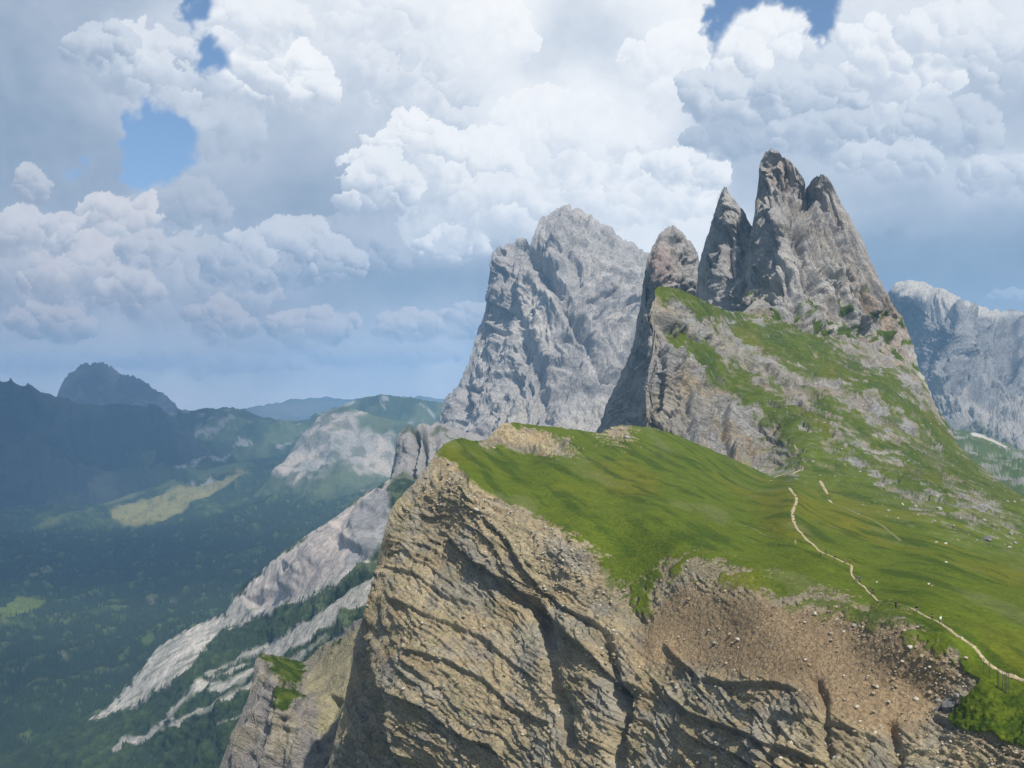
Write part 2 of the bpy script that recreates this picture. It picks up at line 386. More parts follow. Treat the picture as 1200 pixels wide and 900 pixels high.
    # colours
    c1 = fbm(X / 18, Y / 18, Z / 18, 4, 52); c2 = perlin(t / 40, s / 2.4, Y / 40, 53)
    col = cmix(np.broadcast_to(TAN, px.shape + (3,)), GREY, sstep(-0.15, 0.55, c1 + 0.5 * c2))
    ochre = C(.31, .225, .12)
    col = cmix(col, ochre, 0.42 * sstep(0.12, 0.6, fbm(X / 14, Y / 14, Z / 9, 4, 54) + 0.25 * upper))
    col = cmix(col, C(.24, .225, .13), 0.42 * sstep(0.15, 0.55, fbm(X / 9, Y / 9, Z / 9, 4, 55)))      # lichen and thin grass
    col = cmix(col, C(.20, .185, .16), 0.5 * sstep(0.1, .6, fbm(X / 7, Y / 7, Z / 7, 4, 57) + .3 * c2))
    kk = np.floor(s / 1.25 + .8 * fbm(X / 12, Y / 12, Z / 12, 3, 173)); lay = np.modf(np.abs(np.sin(kk * 12.99) * 4375.85))[0]
    col = col * (1 + .34 * (lay - .5) * (.4 + .6 * clean) * k)[..., None]
    col = cmix(col, np.broadcast_to(BROWN, col.shape) * (1 + .25 * nb[..., None]), 0.92 * bowl)
    col = cmix(col, C(.275, .235, .15), 0.85 * gravel)
    yel = sstep(0.0, 0.6, fbm(X / 45, Y / 110, 0 * X, 4, 58) + 0.55 * np.exp(-((py - 575 - (px - 760) * 0.18) / 34) ** 2) * sstep(600, 700, px) - 0.12)
    gc = cmix(np.broadcast_to(GRASS, col.shape), GRASS_Y, yel * .85)
    tr = fbm(X / 8 + Y / 30, Y / 60 - X / 120, 0 * X, 4, 59)
    gc = cmix(gc, GRASS_D, 0.75 * sstep(0.0, 0.55, tr + 0.35 * fbm(X / 12, Y / 12, 0 * X, 3, 60)))
    lobe = sstep(785, 830, py) * sstep(1080, 1120, px)
    gc = cmix(gc, GRASS_D, np.clip(lobe * (.45 + 1.4 * fbm(X / 3, Y / 3, Z / 3, 4, 66)), 0, 1))
    gc = cmix(gc, C(.115, .125, .045), 0.5 * sstep(.25, .6, fbm(X / 20, Y / 70, 9 + 0 * X, 4, 62)))
    col = cmix(col, gc, turf)
    return disp, col, turf
body('ridge', NR_TOP, NR_BOT, NR_CTRL, 366, 1345, 1.05, near_shape, M_NEAR, top_rough=(1.2, 14), back=(260, 0.9), label='grassy ridge with a layered tan rock cliff', side=(420, .5))

# ------------------------------------------------------------------ lower buttress left of the cliff
LB_TOP = [(225,1010),(256,902),(268,868),(284,838),(296,800),(299,775),(305,766),(330,769),(352,775),(362,771),(375,757),(385,752),(400,745),(415,728),(440,720)]
LB_BOT = [(225,1080),(440,1080)]
LB_CTRL = [(256,902,500),(297,800,512),(305,766,520),(330,769,540),(352,780,545),(375,757,545),(400,745,535),(430,722,520),(340,810,500),(320,800,498),(300,880,488),(350,860,482),(350,950,468),(400,800,500),(420,860,478),(400,920,466),(250,1000,490),(300,1060,458),(440,1060,430),(440,760,500)]
LB_TURF1 = [(303,764),(330,768),(355,773),(361,780),(352,800),(340,803),(328,795),(318,782),(305,772)]
LB_TURF2 = [(320,803),(345,806),(356,818),(342,826),(330,835),(320,826)]
LB_TURF3 = [(374,758),(397,747),(400,752),(380,762)]
def butt_shape(px, py, P, N):
    X, Y, Z = P[..., 0], P[..., 1], P[..., 2]
    nz = fbm(X / 6, Y / 6, Z / 6, 5, 103)
    wx = px + 4 * fbm(px / 25, py / 25, 0 * px, 3, 131); wy = py + 4 * fbm(px / 25, py / 25, 5 + 0 * px, 3, 137)
    td = np.maximum(np.maximum(inpoly(wx, wy, LB_TURF1), inpoly(wx, wy, LB_TURF2) - 1), inpoly(wx, wy, LB_TURF3))
    turf = sstep(-2, 2, td + 6 * nz + 5 * fbm(X / 1.6, Y / 1.6, Z / 1.6, 4, 116))
    slope = sstep(-6, 10, inpoly(wx, wy, [(352,805),(372,762),(420,735),(440,735),(440,800),(400,840),(380,870),(365,850),(372,830)]))
    s, t = strata(P, 4, 2.0, 121)
    d = 1.0 * np.tanh(3 * perlin(t / 30, s / 3.5, Y / 30, 141)) + 0.45 * perlin(t / 10, s / 1.2, Y / 10, 142)
    rib = ridged(X / 10, Y / 10, Z / 40, 4, 143)
    d = (d * .7 + 2.2 * rib + 2.0 * fbm(X / 20, Y / 20, Z / 30, 3, 144)) * (1 - .75 * slope) + 0.35 * fbm(X / 2, Y / 2, Z / 2, 4, 145)
    d += feats(px, py, [('ledge', 5, 22, [(352,800),(325,812),(318,850),(305,905)]), ('gully', 3, 6, [(332,840),(330,870),(322,905)]), ('gully', 4, 8, [(362,860),(385,840),(395,815)])])
    disp = d * (1 - turf) + turf * (.6 + 0.5 * fbm(X / 5, Y / 5, Z / 5, 4, 146))
    c = fbm(X / 12, Y / 12, Z / 20, 4, 147)
    col = cmix(np.broadcast_to(C(.235, .215, .195), px.shape + (3,)), C(.29, .255, .19), sstep(-.2, .5, c))
    col = cmix(col, C(.30, .265, .15), .85 * slope)
    col = cmix(col, C(.17, .155, .14), .5 * sstep(.1, .5, fbm(X / 4, Y / 4, Z / 12, 4, 148)))
    col = cmix(col, cmix(np.broadcast_to(GRASS * .85, col.shape), GRASS_D * .8, sstep(-.25, .3, nz)), turf)
    return disp, col, turf
body('buttress', LB_TOP, LB_BOT, LB_CTRL, 225, 440, 1.2, butt_shape, M_NEAR, top_rough=(1.5, 12), back=(150, 1.1), label='lower rock buttress with a cap of turf')

# ------------------------------------------------------------------ hill of turf and rock bands below the towers
HB_TOP = [(752,530),(757,500),(759,470),(760,440),(762,410),(763,380),(764,352),(767,340),(772,335),(785,336),(800,341),(815,348),(832,356),(850,364),(870,366),(885,352),(900,345),(920,352),(945,366),(970,378),(1000,394),(1030,410),(1058,425),(1072,432),(1085,450),(1096,475),(1110,502),(1122,522),(1134,535),(1150,548),(1170,562),(1200,585),(1250,615),(1345,660)]
HB_BOT = [(752,545),(760,550),(905,600),(950,610),(1060,650),(1200,705),(1345,760)]
HB_CTRL = [(765,340,850),(762,410,812),(760,500,782),(785,430,800),(800,500,758),(830,525,735),(870,543,705),(815,348,895),(850,365,940),(870,370,970),(900,350,1020),(850,430,850),(900,400,930),(930,450,850),(880,480,800),(930,520,740),(940,545,690),(1000,400,1010),(1072,432,1030),(1000,450,890),(1000,500,780),(1050,500,820),(1050,560,680),(1100,560,700),(1096,475,980),(1122,522,900),(1150,548,840),(1200,590,720),(1200,630,560),(1280,640,560),(1345,665,500)]
_nr = tps(NR_CTRL)
for _x, _y in ((905,559),(950,572),(1000,592),(1060,615),(1120,640),(1200,668),(1270,694),(1345,720)):
    for _d in (0, 22, 45):
        HB_CTRL.append((_x, _y + _d + 2, float(_nr(np.array([float(_x)]), np.array([float(_y + _d)]))[0])))
HB_G = [([(768,338),(800,346),(835,366),(870,385),(918,409),(971,430),(1029,452),(1060,480)], 13),
        ([(798,404),(825,420),(851,437),(887,473),(931,513),(971,540),(1010,560)], 13),
        ([(905,470),(950,495),(985,515),(1024,540),(1073,575),(1120,610)], 6),
        ([(965,480),(1024,507),(1060,530),(1085,558),(1120,590)], 9),
        ([(1085,500),(1110,530),(1140,560),(1200,600),(1260,640)], 15),
        ([(885,380),(930,402),(980,420),(1010,440)], 9)]
HB_MEADOW = [(880,480),(915,500),(950,530),(1000,552),(1050,580),(1100,600),(1150,615),(1200,625),(1400,690),(1400,800),(900,640),(860,560),(905,557),(925,550),(918,530)]
HB_OUT = [(880,480),(905,505),(922,530),(938,545),(925,556),(900,556),(860,545)]
def hill_shape(px, py, P, N):
    X, Y, Z = P[..., 0], P[..., 1], P[..., 2]
    nz = fbm(X / 14, Y / 14, Z / 14, 5, 203); nf = fbm(X / 5, Y / 5, Z / 5, 4, 204)
    wx = px + 9 * fbm(px / 50, py / 50, 0 * px, 4, 231); wy = py + 7 * fbm(px / 50, py / 50, 5 + 0 * px, 4, 237)
    td = np.full(px.shape, -1e3, np.float32)
    for pts, w in HB_G:
        d, _, _ = polyd(wx, wy, pts); td = np.maximum(td, w * 1.1 + .5 - d)
    md = inpoly(wx, wy, HB_MEADOW)
    td = np.maximum(td, md)
    td = np.minimum(td, -inpoly(wx, wy, HB_OUT) - 1)
    cliff = sstep(0, 12, 776 + 0.35 * (py - 380).clip(0, 200) - px) # left wall
    turf = sstep(-3, 3, td + (10 + 5 * (td < 20)) * nz + 8 * nf) * (1 - cliff * sstep(345, 352, py))
    # bits of turf between the rock bands
    turf = np.maximum(turf, sstep(.18, .42, fbm(X / 18, Y / 18, Z / 10, 5, 205) + .12 * sstep(430, 520, py)) * sstep(850, 900, px) * .9)
    s, t = strata(P, 24, 3.0, 221)
    bands = 4.2 * beds(s, 10, 241, P, 60) + 1.9 * beds(s, 3.6, 243, P, 30)
    crag = ridged(X / 26, Y / 26, Z / 30, 5, 243); big = fbm(X / 60, Y / 60, Z / 60, 3, 244)
    ribs = ridged(X / 16, Y / 30, Z / 70, 4, 246)
    d = bands + 2.6 * crag + 3.5 * big + 0.9 * fbm(X / 5, Y / 5, Z / 5, 4, 245) + 6 * ribs * sstep(900, 820, px) * sstep(400, 440, py)
    d += feats(wx, wy, [('ledge', 8, 14, [(800,440),(806,470),(812,520)]), ('ledge', 9, 16, [(848,470),(852,500),(858,545)]), ('ledge', 6, 12, [(768,360),(785,400),(790,430)]),
                        ('ledge', 6, 14, [(770,385),(800,395),(830,402),(880,430),(940,462)]), ('ledge', 5, 14, [(880,445),(930,478),(985,520),(1010,540)]),
                        ('ledge', 6, 14, [(960,440),(1010,470),(1070,512),(1100,540)]), ('gully', 8, 10, [(945,430),(955,460),(960,490)]), ('gully', 6, 9, [(880,520),(888,535),(895,556)])])
    g = 2.0 * fbm(X / 40, Y / 40, Z / 40, 3, 250) + .45 * fbm(X / 9, Y / 9, Z / 9, 3, 251)
    seam = sstep(0, 45, polyd(px, py, [(905,559),(950,572),(1000,592),(1060,615),(1120,640),(1200,668),(1345,720)])[0]) * (py < 559 + (px - 905) * .37 + 1)
    near = sstep(14, 60, md)
    disp = (d * (1 - turf) + (g + 1.2) * turf) * (1 - .85 * near) * seam
    c = fbm(X / 30, Y / 30, Z / 30, 4, 247)
    col = cmix(np.broadcast_to(C(.275, .25, .205), px.shape + (3,)), C(.29, .28, .265), sstep(-.2, .45, c))
    col = cmix(col, C(.30, .235, .15), .6 * sstep(.1, .5, fbm(X / 22, Y / 22, Z / 14, 4, 248)))
    col = cmix(col, C(.17, .16, .145), .5 * sstep(.1, .5, fbm(X / 9, Y / 9, Z / 15, 4, 249)))
    yel = sstep(0.0, .6, fbm(X / 45, Y / 110, 0 * X, 4, 58) + .0)
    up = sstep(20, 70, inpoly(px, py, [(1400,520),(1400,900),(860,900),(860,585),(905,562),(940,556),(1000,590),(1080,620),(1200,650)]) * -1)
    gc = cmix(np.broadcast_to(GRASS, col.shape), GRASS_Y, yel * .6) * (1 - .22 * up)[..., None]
    gc = cmix(gc, GRASS_D, .7 * sstep(0, .5, fbm(X / 20, Y / 30, Z / 20, 4, 252)))
    gc = cmix(gc, C(.13, .13, .07), .5 * sstep(.2, .5, nf))
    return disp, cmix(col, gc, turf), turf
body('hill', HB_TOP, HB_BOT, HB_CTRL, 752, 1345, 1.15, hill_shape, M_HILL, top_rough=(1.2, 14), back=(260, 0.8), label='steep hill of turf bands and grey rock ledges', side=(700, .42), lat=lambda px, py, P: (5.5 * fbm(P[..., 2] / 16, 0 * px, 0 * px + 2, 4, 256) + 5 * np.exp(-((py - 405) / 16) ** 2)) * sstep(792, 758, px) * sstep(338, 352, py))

# ------------------------------------------------------------------ rock towers
ROCK_C = C(.33, .312, .292); ROCK_W = C(.42, .395, .36); ROCK_P = C(.34, .255, .205); ROCK_D = C(.19, .175, .165)
def tower_shape(scale, lean, features, seed, tint=None, amp=1.0, feet=None):
    def f(px, py, P, N):
        X, Y, Z = P[..., 0], P[..., 1], P[..., 2]
        wx = px + 4 * fbm(px / 30, py / 30, 0 * px, 3, seed); wy = py + 4 * fbm(px / 30, py / 30, 5 + 0 * px, 3, seed + 1)
        a = math.radians(lean); S = scale
        u = X * math.cos(a) + Z * math.sin(a); w = -X * math.sin(a) + Z * math.cos(a)
        w1 = S * .75 * fbm(X / (S * 1.6), Y / (S * 1.6), Z / (S * 1.6), 4, seed + 2); u = u + w1
        rib = ridged(u / (S * .9), Y / (S * 3), w / (S * 3.8), 5, seed + 3, .55)
        rib2 = ridged(u / (S * .34), Y / (S * 1.2), w / (S * 2.2), 4, seed + 4, .55)
        ser = np.tanh(3 * perlin(u / (S * 1.2), Y / (S * 1.2), w / (S * .28), seed + 5))
        blk = fbm(u / (S * .16), Y / (S * .16), w / (S * .22), 5, seed + 6, .6)
        d = amp * S * (.17 * rib + .16 * rib2 + .03 * ser + .05 * blk + .055 * ridged(u / (S * .13), Y / (S * .35), w / (S * .8), 3, seed + 9, .6))
        d += feats(wx, wy, features)
        c = fbm(u / (S * 1.2), Y / (S * 1.2), w / (S * 3), 5, seed + 7)
        col = cmix(np.broadcast_to(ROCK_C, px.shape + (3,)), ROCK_W, sstep(-.1, .5, c))
        col = cmix(col, ROCK_D, .55 * sstep(.1, .55, fbm(u / (S * .3), Y / (S * .3), w / (S * 1.6), 5, seed + 8)))
        if tint is not None: col = tint(px, py, P, col, c)
        turf = 0 * px
        if feet is not None:
            turf = feet(px, py, P)
            col = cmix(col, cmix(np.broadcast_to(GRASS, col.shape), GRASS_D, .5 + 0 * px), turf)
        return d, col, turf
    return f
def fermeda_tint(px, py, P, col, c):
    n = fbm(P[..., 0] / 25, P[..., 1] / 25, P[..., 2] / 40, 4, 71)
    m = np.exp(-((px - 1035) / 32) ** 2 - ((py - 375) / 55) ** 2); col = cmix(col, C(.40, .30, .225), np.clip(m * 1.3 * sstep(-.5, .3, n), 0, .9))
    m = np.exp(-((px - 915) / 18) ** 2 - ((py - 205) / 25) ** 2); col = cmix(col, C(.30, .215, .17), .6 * m)
    return cmix(col, C(.33, .28, .225), .45 * sstep(0, .5, n))
FM_TOP = [(845,400),(856,372),(866,345),(872,322),(876,300),(880,275),(884,252),(886,232),(889,208),(891,190),(896,179),(903,175),(909,177),(915,181),(922,186),(928,192),(936,202),(942,211),(947,222),(950,213),(956,208),(964,206),(972,212),(978,222),(986,238),(996,255),(1006,272),(1018,297),(1030,325),(1042,350),(1056,372),(1066,392),(1072,412),(1082,436),(1095,466),(1108,492),(1118,515)]
FM_BOT = [(845,470),(900,470),(1000,500),(1070,520),(1118,560)]
FM_CTRL = [(903,177,1120),(887,240,1118),(872,330,1120),(850,390,1140),(925,200,1110),(964,208,1110),(948,225,1125),(915,260,1075),(910,330,1030),(890,380,1000),(960,280,1070),(1000,330,1050),(960,350,1020),(1000,400,1018),(1040,360,1070),(1065,395,1090),(1060,430,1030),(900,460,960),(1000,490,960),(1095,470,1040),(1090,530,1000)]
FM_FE = [('vee', 15, 11, [(950,218),(946,232),(938,252),(930,280)]), ('gully', 8, 8, [(930,260),(935,300),(950,340),(975,380)]),
         ('ledge', 9, 10, [(897,200),(897,240),(894,275),(888,310),(874,362)]), ('ridge', 8, 9, [(962,208),(968,250),(985,300),(1010,350)]),
         ('ledge', 8, 11, [(900,205),(906,250),(912,300),(916,345)]), ('ledge', 8, 11, [(925,192),(928,232),(936,280),(950,330),(966,378)]), ('ledge', 8, 10, [(946,240),(956,285),(976,332),(1002,388)]), ('ledge', 8, 11, [(972,222),(984,265),(1005,312),(1030,368)]), ('ledge', 6, 9, [(994,262),(1014,308),(1040,360)]), ('ledge', 6, 8, [(912,185),(916,215),(918,250)]), ('ledge', 6, 9, [(958,225),(968,262),(985,300)]),
     ('gully', 7, 8, [(985,260),(1000,310),(1018,350),(1030,390)]), ('ledge', 7, 14, [(905,240),(915,290),(925,340),(945,400)]),
         ('ledge', 8, 13, [(1056,360),(1066,385),(1074,425)]), ('ledge', 6, 12, [(925,250),(950,300),(975,345),(1005,395)])]
def foot_turf(px, py, P):
    n = fbm(P[..., 0] / 18, P[..., 1] / 18, P[..., 2] / 12, 5, 77)
    return sstep(.10, .36, n + .32 * sstep(350, 420, py + (px < 960) * (960 - px) * .28 - (px > 1010) * (px - 1010) * .5) - .12) * sstep(318, 350, py)
body('mountain', FM_TOP, FM_BOT, FM_CTRL, 845, 1118, 1.1, tower_shape(38, 22, FM_FE, 300, fermeda_tint, .95, foot_turf), M_TOWER, top_rough=(3.0, 13), back=(200, 1.3), label='tall grey rock tower with a notched twin summit')
S2_TOP = [(806,400),(812,372),(815,352),(817,335),(819,315),(823,296),(828,278),(833,262),(838,248),(843,232),(847,222),(849,219),(853,223),(858,231),(864,240),(870,247),(874,252),(878,262),(884,272),(892,285),(905,310),(915,340)]
S2_BOT = [(806,440),(915,470)]
S2_CTRL = [(849,220,1170),(836,255,1180),(818,320,1190),(808,390,1200),(856,260,1150),(862,320,1120),(868,380,1090),(885,300,1165),(905,340,1150),(835,340,1150),(840,420,1090),(900,440,1060)]
S2_FE = [('ledge', 6, 8, [(850,225),(858,270),(860,320),(856,370)]), ('ledge', 5, 7, [(840,250),(838,290),(830,340),(824,380)]), ('ledge', 9, 12, [(849,222),(850,260),(846,300),(838,345),(832,380)]), ('ledge', 8, 10, [(872,258),(870,290),(872,330)]), ('gully', 6, 7, [(858,262),(858,300),(852,350)])]
body('mountain', S2_TOP, S2_BOT, S2_CTRL, 806, 915, 1.1, tower_shape(26, 10, S2_FE, 330, None, 1.0), M_TOWER, top_rough=(2.6, 10), back=(120, 1.6), label='slim pointed rock spire beside the tall tower')
S1_TOP = [(690,525),(698,508),(704,492),(710,474),(718,455),(728,436),(736,415),(743,393),(748,370),(751,345),(754,322),(758,303),(764,290),(770,280),(775,271),(780,266),(785,264),(790,266),(797,271),(804,278),(811,287),(817,297),(822,315),(828,340),(840,370)]
S1_BOT = [(690,545),(760,560),(840,440)]
S1_CTRL = [(785,266,1260),(770,285,1245),(755,320,1240),(748,370,1290),(728,436,1380),(700,505,1520),(765,400,1190),(762,500,1170),(740,470,1280),(720,500,1400),(800,330,1230),(820,310,1270),(800,400,1180),(830,360,1260),(785,310,1225)]
S1_FE = [('ledge', 6, 8, [(787,270),(792,305),(795,345)]), ('ledge', 6, 8, [(802,282),(808,315),(812,350)]), ('ledge', 14, 16, [(775,270),(766,300),(762,350),(763,420),(762,510)]), ('gully', 8, 8, [(748,385),(738,430),(728,480),(722,510)]), ('ridge', 7, 7, [(755,360),(748,420),(742,500)])]
def s1_tint(px, py, P, col, c): return cmix(col, C(.30, .225, .195), .7 * np.exp(-((px - 768) / 14) ** 2 - ((py - 312) / 26) ** 2) + .35 * sstep(0, .4, c))
body('mountain', S1_TOP, S1_BOT, S1_CTRL, 690, 840, 1.1, tower_shape(30, 5, S1_FE, 360, s1_tint, .95), M_TOWER, top_rough=(2.6, 11), back=(160, 1.6), label='blunt rock spire above a wall in shade')

# ------------------------------------------------------------------ the big pale massif behind
SR_TOP = [(496,560),(508,525),(514,500),(517,485),(522,470),(530,457),(539,444),(546,430),(551,415),(556,398),(560,382),(566,362),(569,345),(572,322),(575,303),(579,293),(586,288),(594,286),(601,283),(607,280),(612,277),(618,279),(621,285),(626,275),(632,262),(637,254),(642,252),(648,247),(655,242),(663,241),(672,243),(681,246),(690,252),(698,257),(706,262),(716,269),(726,277),(738,284),(752,291),(766,297),(780,303),(800,312),(830,330),(850,345)]
SR_BOT = [(496,575),(560,560),(850,560)]
SR_CTRL = [(660,243,3300),(600,283,3250),(575,303,3260),(560,382,3250),(530,457,3180),(514,500,3120),(700,260,3280),(780,303,3320),(840,340,3350),(620,330,3130),(600,400,3020),(560,460,3000),(540,500,2950),(650,300,3150),(680,350,3050),(700,420,2950),(640,420,2960),(600,480,2850),(680,490,2780),(730,380,3060),(760,330,3200),(740,450,2920),(700,530,2650),(600,540,2700),(520,540,2900),(780,500,2850),(830,450,3000),(590,330,3180)]
SR_FE = [('vee', 85, 14, [(624,284),(630,310),(645,335),(668,370),(688,405),(705,430),(722,455)]),
         ('ledge', 70, 22, [(640,340),(632,360),(620,385),(624,410),(632,430),(640,450)]),
         ('ledge', 55, 16, [(578,300),(576,335),(572,360),(566,385)]), ('ledge', 40, 14, [(608,320),(606,345),(610,380)]),
         ('ledge', 50, 16, [(720,340),(728,365),(735,390),(742,420)]), ('ledge', 40, 14, [(700,330),(704,350),(706,378)]),
         ('gully', 40, 9, [(590,360),(584,372),(582,395)]), ('gully', 45, 9, [(546,450),(542,480),(538,500)]), ('gully', 35, 8, [(605,430),(603,450),(610,470)]),
         ('ridge', 35, 16, [(660,245),(650,280),(645,320)]), ('ridge', 40, 18, [(633,300),(655,360),(680,420),(690,470)]), ('gully', 40, 10, [(640,455),(636,475),(630,490)]),
         ('ridge', 30, 12, [(735,290),(745,330),(755,370)]), ('gully', 30, 9, [(690,390),(700,410),(715,430)])]
def sr_tint(px, py, P, col, c):
    sc = np.maximum(inpoly(px, py, [(742,435),(752,430),(735,462),(718,490),(700,510),(650,510),(640,505),(665,485),(690,480),(712,468)]), inpoly(px, py, [(585,475),(600,463),(625,468),(640,480),(625,510),(570,508)]))
    n = fbm(P[..., 0] / 40, P[..., 1] / 40, P[..., 2] / 90, 4, 81)
    col = cmix(col * C(1.20, 1.18, 1.17), C(.46, .42, .36), .85 * sstep(-8, 8, sc + 10 * n))
    return cmix(col, C(.40, .37, .34), .45 * sstep(.05, .5, n))
body('mountain', SR_TOP, SR_BOT, SR_CTRL, 496, 850, 1.1, tower_shape(120, -12, SR_FE, 390, sr_tint, .80), M_FAR, top_rough=(3.0, 14), back=(900, 1.0), label='massive pale grey rock mountain behind the towers')

# ------------------------------------------------------------------ grey pillars at its left foot
PL_TOP = [(395,690),(405,660),(415,625),(428,600),(440,578),(452,566),(456,560),(459,545),(463,525),(468,505),(474,500),(481,498),(486,503),(490,497),(498,496),(505,499),(512,494),(520,497),(530,500),(545,505),(570,512),(600,520)]
PL_BOT = [(395,720),(430,720),(470,640),(600,560)]
PL_CTRL = [(456,560,1780),(468,505,1800),(498,496,1800),(530,500,1850),(600,520,1950),(470,560,1730),(500,560,1680),(540,545,1700),(440,580,1700),(430,620,1580),(440,660,1460),(405,660,1600),(410,700,1480),(470,620,1550),(600,555,1800)]
PL_FE = [('vee', 40, 6, [(486,500),(484,530),(480,560),(468,590)]), ('vee', 28, 5, [(497,497),(496,530),(494,560)]), ('ledge', 22, 9, [(465,505),(462,540),(460,575),(462,600)]), ('ledge', 16, 9, [(512,495),(512,530),(510,560)]),
         ('ledge', 14, 8, [(460,600),(440,598),(425,600)]), ('ledge', 12, 7, [(455,625),(436,622),(418,625)]), ('ledge', 12, 7, [(450,650),(430,645),(408,650)])]
def pl_tint(px, py, P, col, c):
    col = cmix(col, C(.26, .24, .225), .6 + 0 * px)
    g = fbm(P[..., 0] / 30, P[..., 1] / 30, P[..., 2] / 20, 4, 91)
    return cmix(col, C(.09, .11, .05), .8 * sstep(.15, .4, g + .25 * np.exp(-((py - 565) / 16) ** 2) * (px > 462)))
body('cliff', PL_TOP, PL_BOT, PL_CTRL, 395, 600, 1.1, tower_shape(34, 0, PL_FE, 420, pl_tint, .55), M_TOWER, top_rough=(1.5, 10), back=(300, 1.0), label='row of grey rock pillars below the pale massif')

# ------------------------------------------------------------------ flank falling to the valley, with pale scree
FL_TOP = [(-150,925),(0,884),(60,862),(100,846),(120,833),(140,812),(165,784),(185,757),(210,742),(240,727),(264,716),(272,704),(283,686),(300,673),(320,656),(345,637),(375,618),(395,604),(420,587),(440,572),(455,562),(475,560),(520,575)]
FL_BOT = [(-150,1090),(520,1090)]
FL_CTRL = [(455,562,1720),(420,587,1740),(375,618,1760),(320,656,1800),(272,704,1850),(240,727,1900),(185,757,1950),(120,833,1900),(0,884,1900),(-150,925,1900),(520,575,1600),(430,640,1480),(400,650,1520),(340,690,1640),(300,740,1700),(440,690,1180),(400,720,1250),(350,760,1330),(300,800,1400),(230,800,1600),(170,860,1650),(100,900,1650),(200,900,1450),(300,900,1170),(400,850,980),(460,780,900),(400,1000,750),(200,1050,1100),(0,1050,1300),(-150,1060,1400),(520,800,800),(520,1050,650)]
FL_S1 = [(455,563),(420,587),(375,618),(320,656),(272,704),(262,722),(240,727),(210,742),(185,757),(165,785),(140,815),(118,835),(100,846),(150,830),(200,800),(225,780),(245,752),(270,735),(300,723),(330,712),(360,702),(390,688),(415,668),(438,652),(448,640),(460,600)]
FL_S2 = [([(450,675),(420,700),(390,718),(365,735),(340,752),(320,765)], 7, .95), ([(440,672),(400,700),(355,738),(310,757),(270,775),(245,790)], 2.0, .8), ([(330,765),(300,785),(275,800),(250,805)], 4.0, .9),
         ([(300,800),(260,820),(215,845),(170,862),(135,878)], 2.6, .8), ([(240,800),(215,820),(200,842),(170,862),(138,877)], 2.6, .85), ([(290,775),(240,800),(200,835)], 1.6, .6), ([(380,745),(350,770),(320,795)], 2.2, .6), ([(330,815),(290,835),(255,850)], 1.3, .5), ([(440,720),(410,742),(380,758)], 3.0, .7)]
def flank_shape(px, py, P, N):
    X, Y, Z = P[..., 0], P[..., 1], P[..., 2]
    wx = px + 3 * fbm(px / 18, py / 18, 0 * px, 4, 531); wy = py + 3 * fbm(px / 18, py / 18, 5 + 0 * px, 4, 537)
    sd = inpoly(wx, wy, FL_S1)
    n = fbm(X / 40, Y / 40, Z / 40, 5, 503); nf = fbm(X / 12, Y / 12, Z / 12, 4, 504)
    scree = sstep(-2, 3, sd + 5 * nf)
    bare = scree * sstep(250, 300, px) * sstep(-6, 14, (px - 262) * 0.0 + (705 + (px - 270) * -0.02 - (py - (px - 270) * -.12) ) )
    for pts, w, a in FL_S2:
        w = w * 1.35; d, _, _ = polyd(wx, wy, pts); scree = np.maximum(scree, a * sstep(w + 1.5, w - 1.5, d + (1.6 if w > 3 else 1.0) * nf))
    face = scree * inside01(inpoly(wx, wy, [(455,563),(420,587),(375,618),(320,656),(275,702),(300,715),(350,700),(410,668),(445,648),(460,600)]), 8)
    lay = inside01(inpoly(wx, wy, [(460,570),(440,580),(428,600),(412,640),(405,668),(445,650),(470,600)]), 5)
    st = np.tanh(3 * perlin(X / 120, Z / 16, Y / 120, 541))
    # runnels down the fall line
    a = X * .80 + Z * .60; b = X * .35 + Y * .5
    run = ridged(b / 22, a / 300, 0 * a, 4, 542)
    forest = (1 - scree)
    d = (10 * n + 2.5 * nf) * (1 - .8 * scree) + face * (1.5 * run + 1.2 * n + .4 * nf) + lay * 6 * st + (1 - face) * scree * (.9 * run + .5 * nf)
    d += feats(wx, wy, [('ridge', 16, 14, [(445,572),(428,600),(412,645)]), ('ridge', 14, 10, [(400,615),(360,655),(330,690)]), ('gully', 12, 9, [(340,660),(320,690),(290,712)])])
    c = fbm(X / 50, Y / 50, Z / 50, 4, 543)
    pale = cmix(np.broadcast_to(C(.50, .455, .385), px.shape + (3,)), C(.37, .34, .295), sstep(-.2, .4, c + .4 * fbm(b / 8, a / 160, 0 * a, 4, 544)))
    pink = cmix(np.broadcast_to(C(.40, .345, .305), px.shape + (3,)), C(.30, .268, .245), sstep(-.1, .4, c + .3 * run))
    crest = np.exp(-(polyd(wx, wy, [(440,574),(395,606),(345,640),(300,676),(275,702)])[0] / 12) ** 2)
    pink = cmix(pink, C(.50, .43, .375), .8 * crest)
    rock = cmix(pale, pink, face)
    rock = cmix(rock, cmix(np.broadcast_to(C(.26, .25, .24), px.shape + (3,)), C(.20, .195, .19), sstep(-.3, .3, st)), lay)
    # grey-green streaks on the fan
    rock = cmix(rock, C(.17, .18, .12), (1 - face) * .7 * sstep(.15, .45, fbm(b / 9, a / 90, 0 * a, 4, 545) + .05))
    veg = cmix(np.broadcast_to(C(.026, .042, .017), px.shape + (3,)), C(.042, .062, .02), sstep(-.1, .5, n + .4 * nf))
    veg = cmix(veg, C(.10, .12, .06), .6 * sstep(.0, .3, n) * sstep(640, 700, px + 340 - (py - 640) * .3))
    return d, cmix(veg, rock, scree), forest
def inside01(d, w): return sstep(-w * .5, w * .5, d)
BODIES['flank'] = body('hillside', FL_TOP, FL_BOT, FL_CTRL, -150, 520, 1.3, flank_shape, M_VALLEY, top_rough=(0.8, 14), back=(500, .7), label='mountain flank with fans of pale scree')

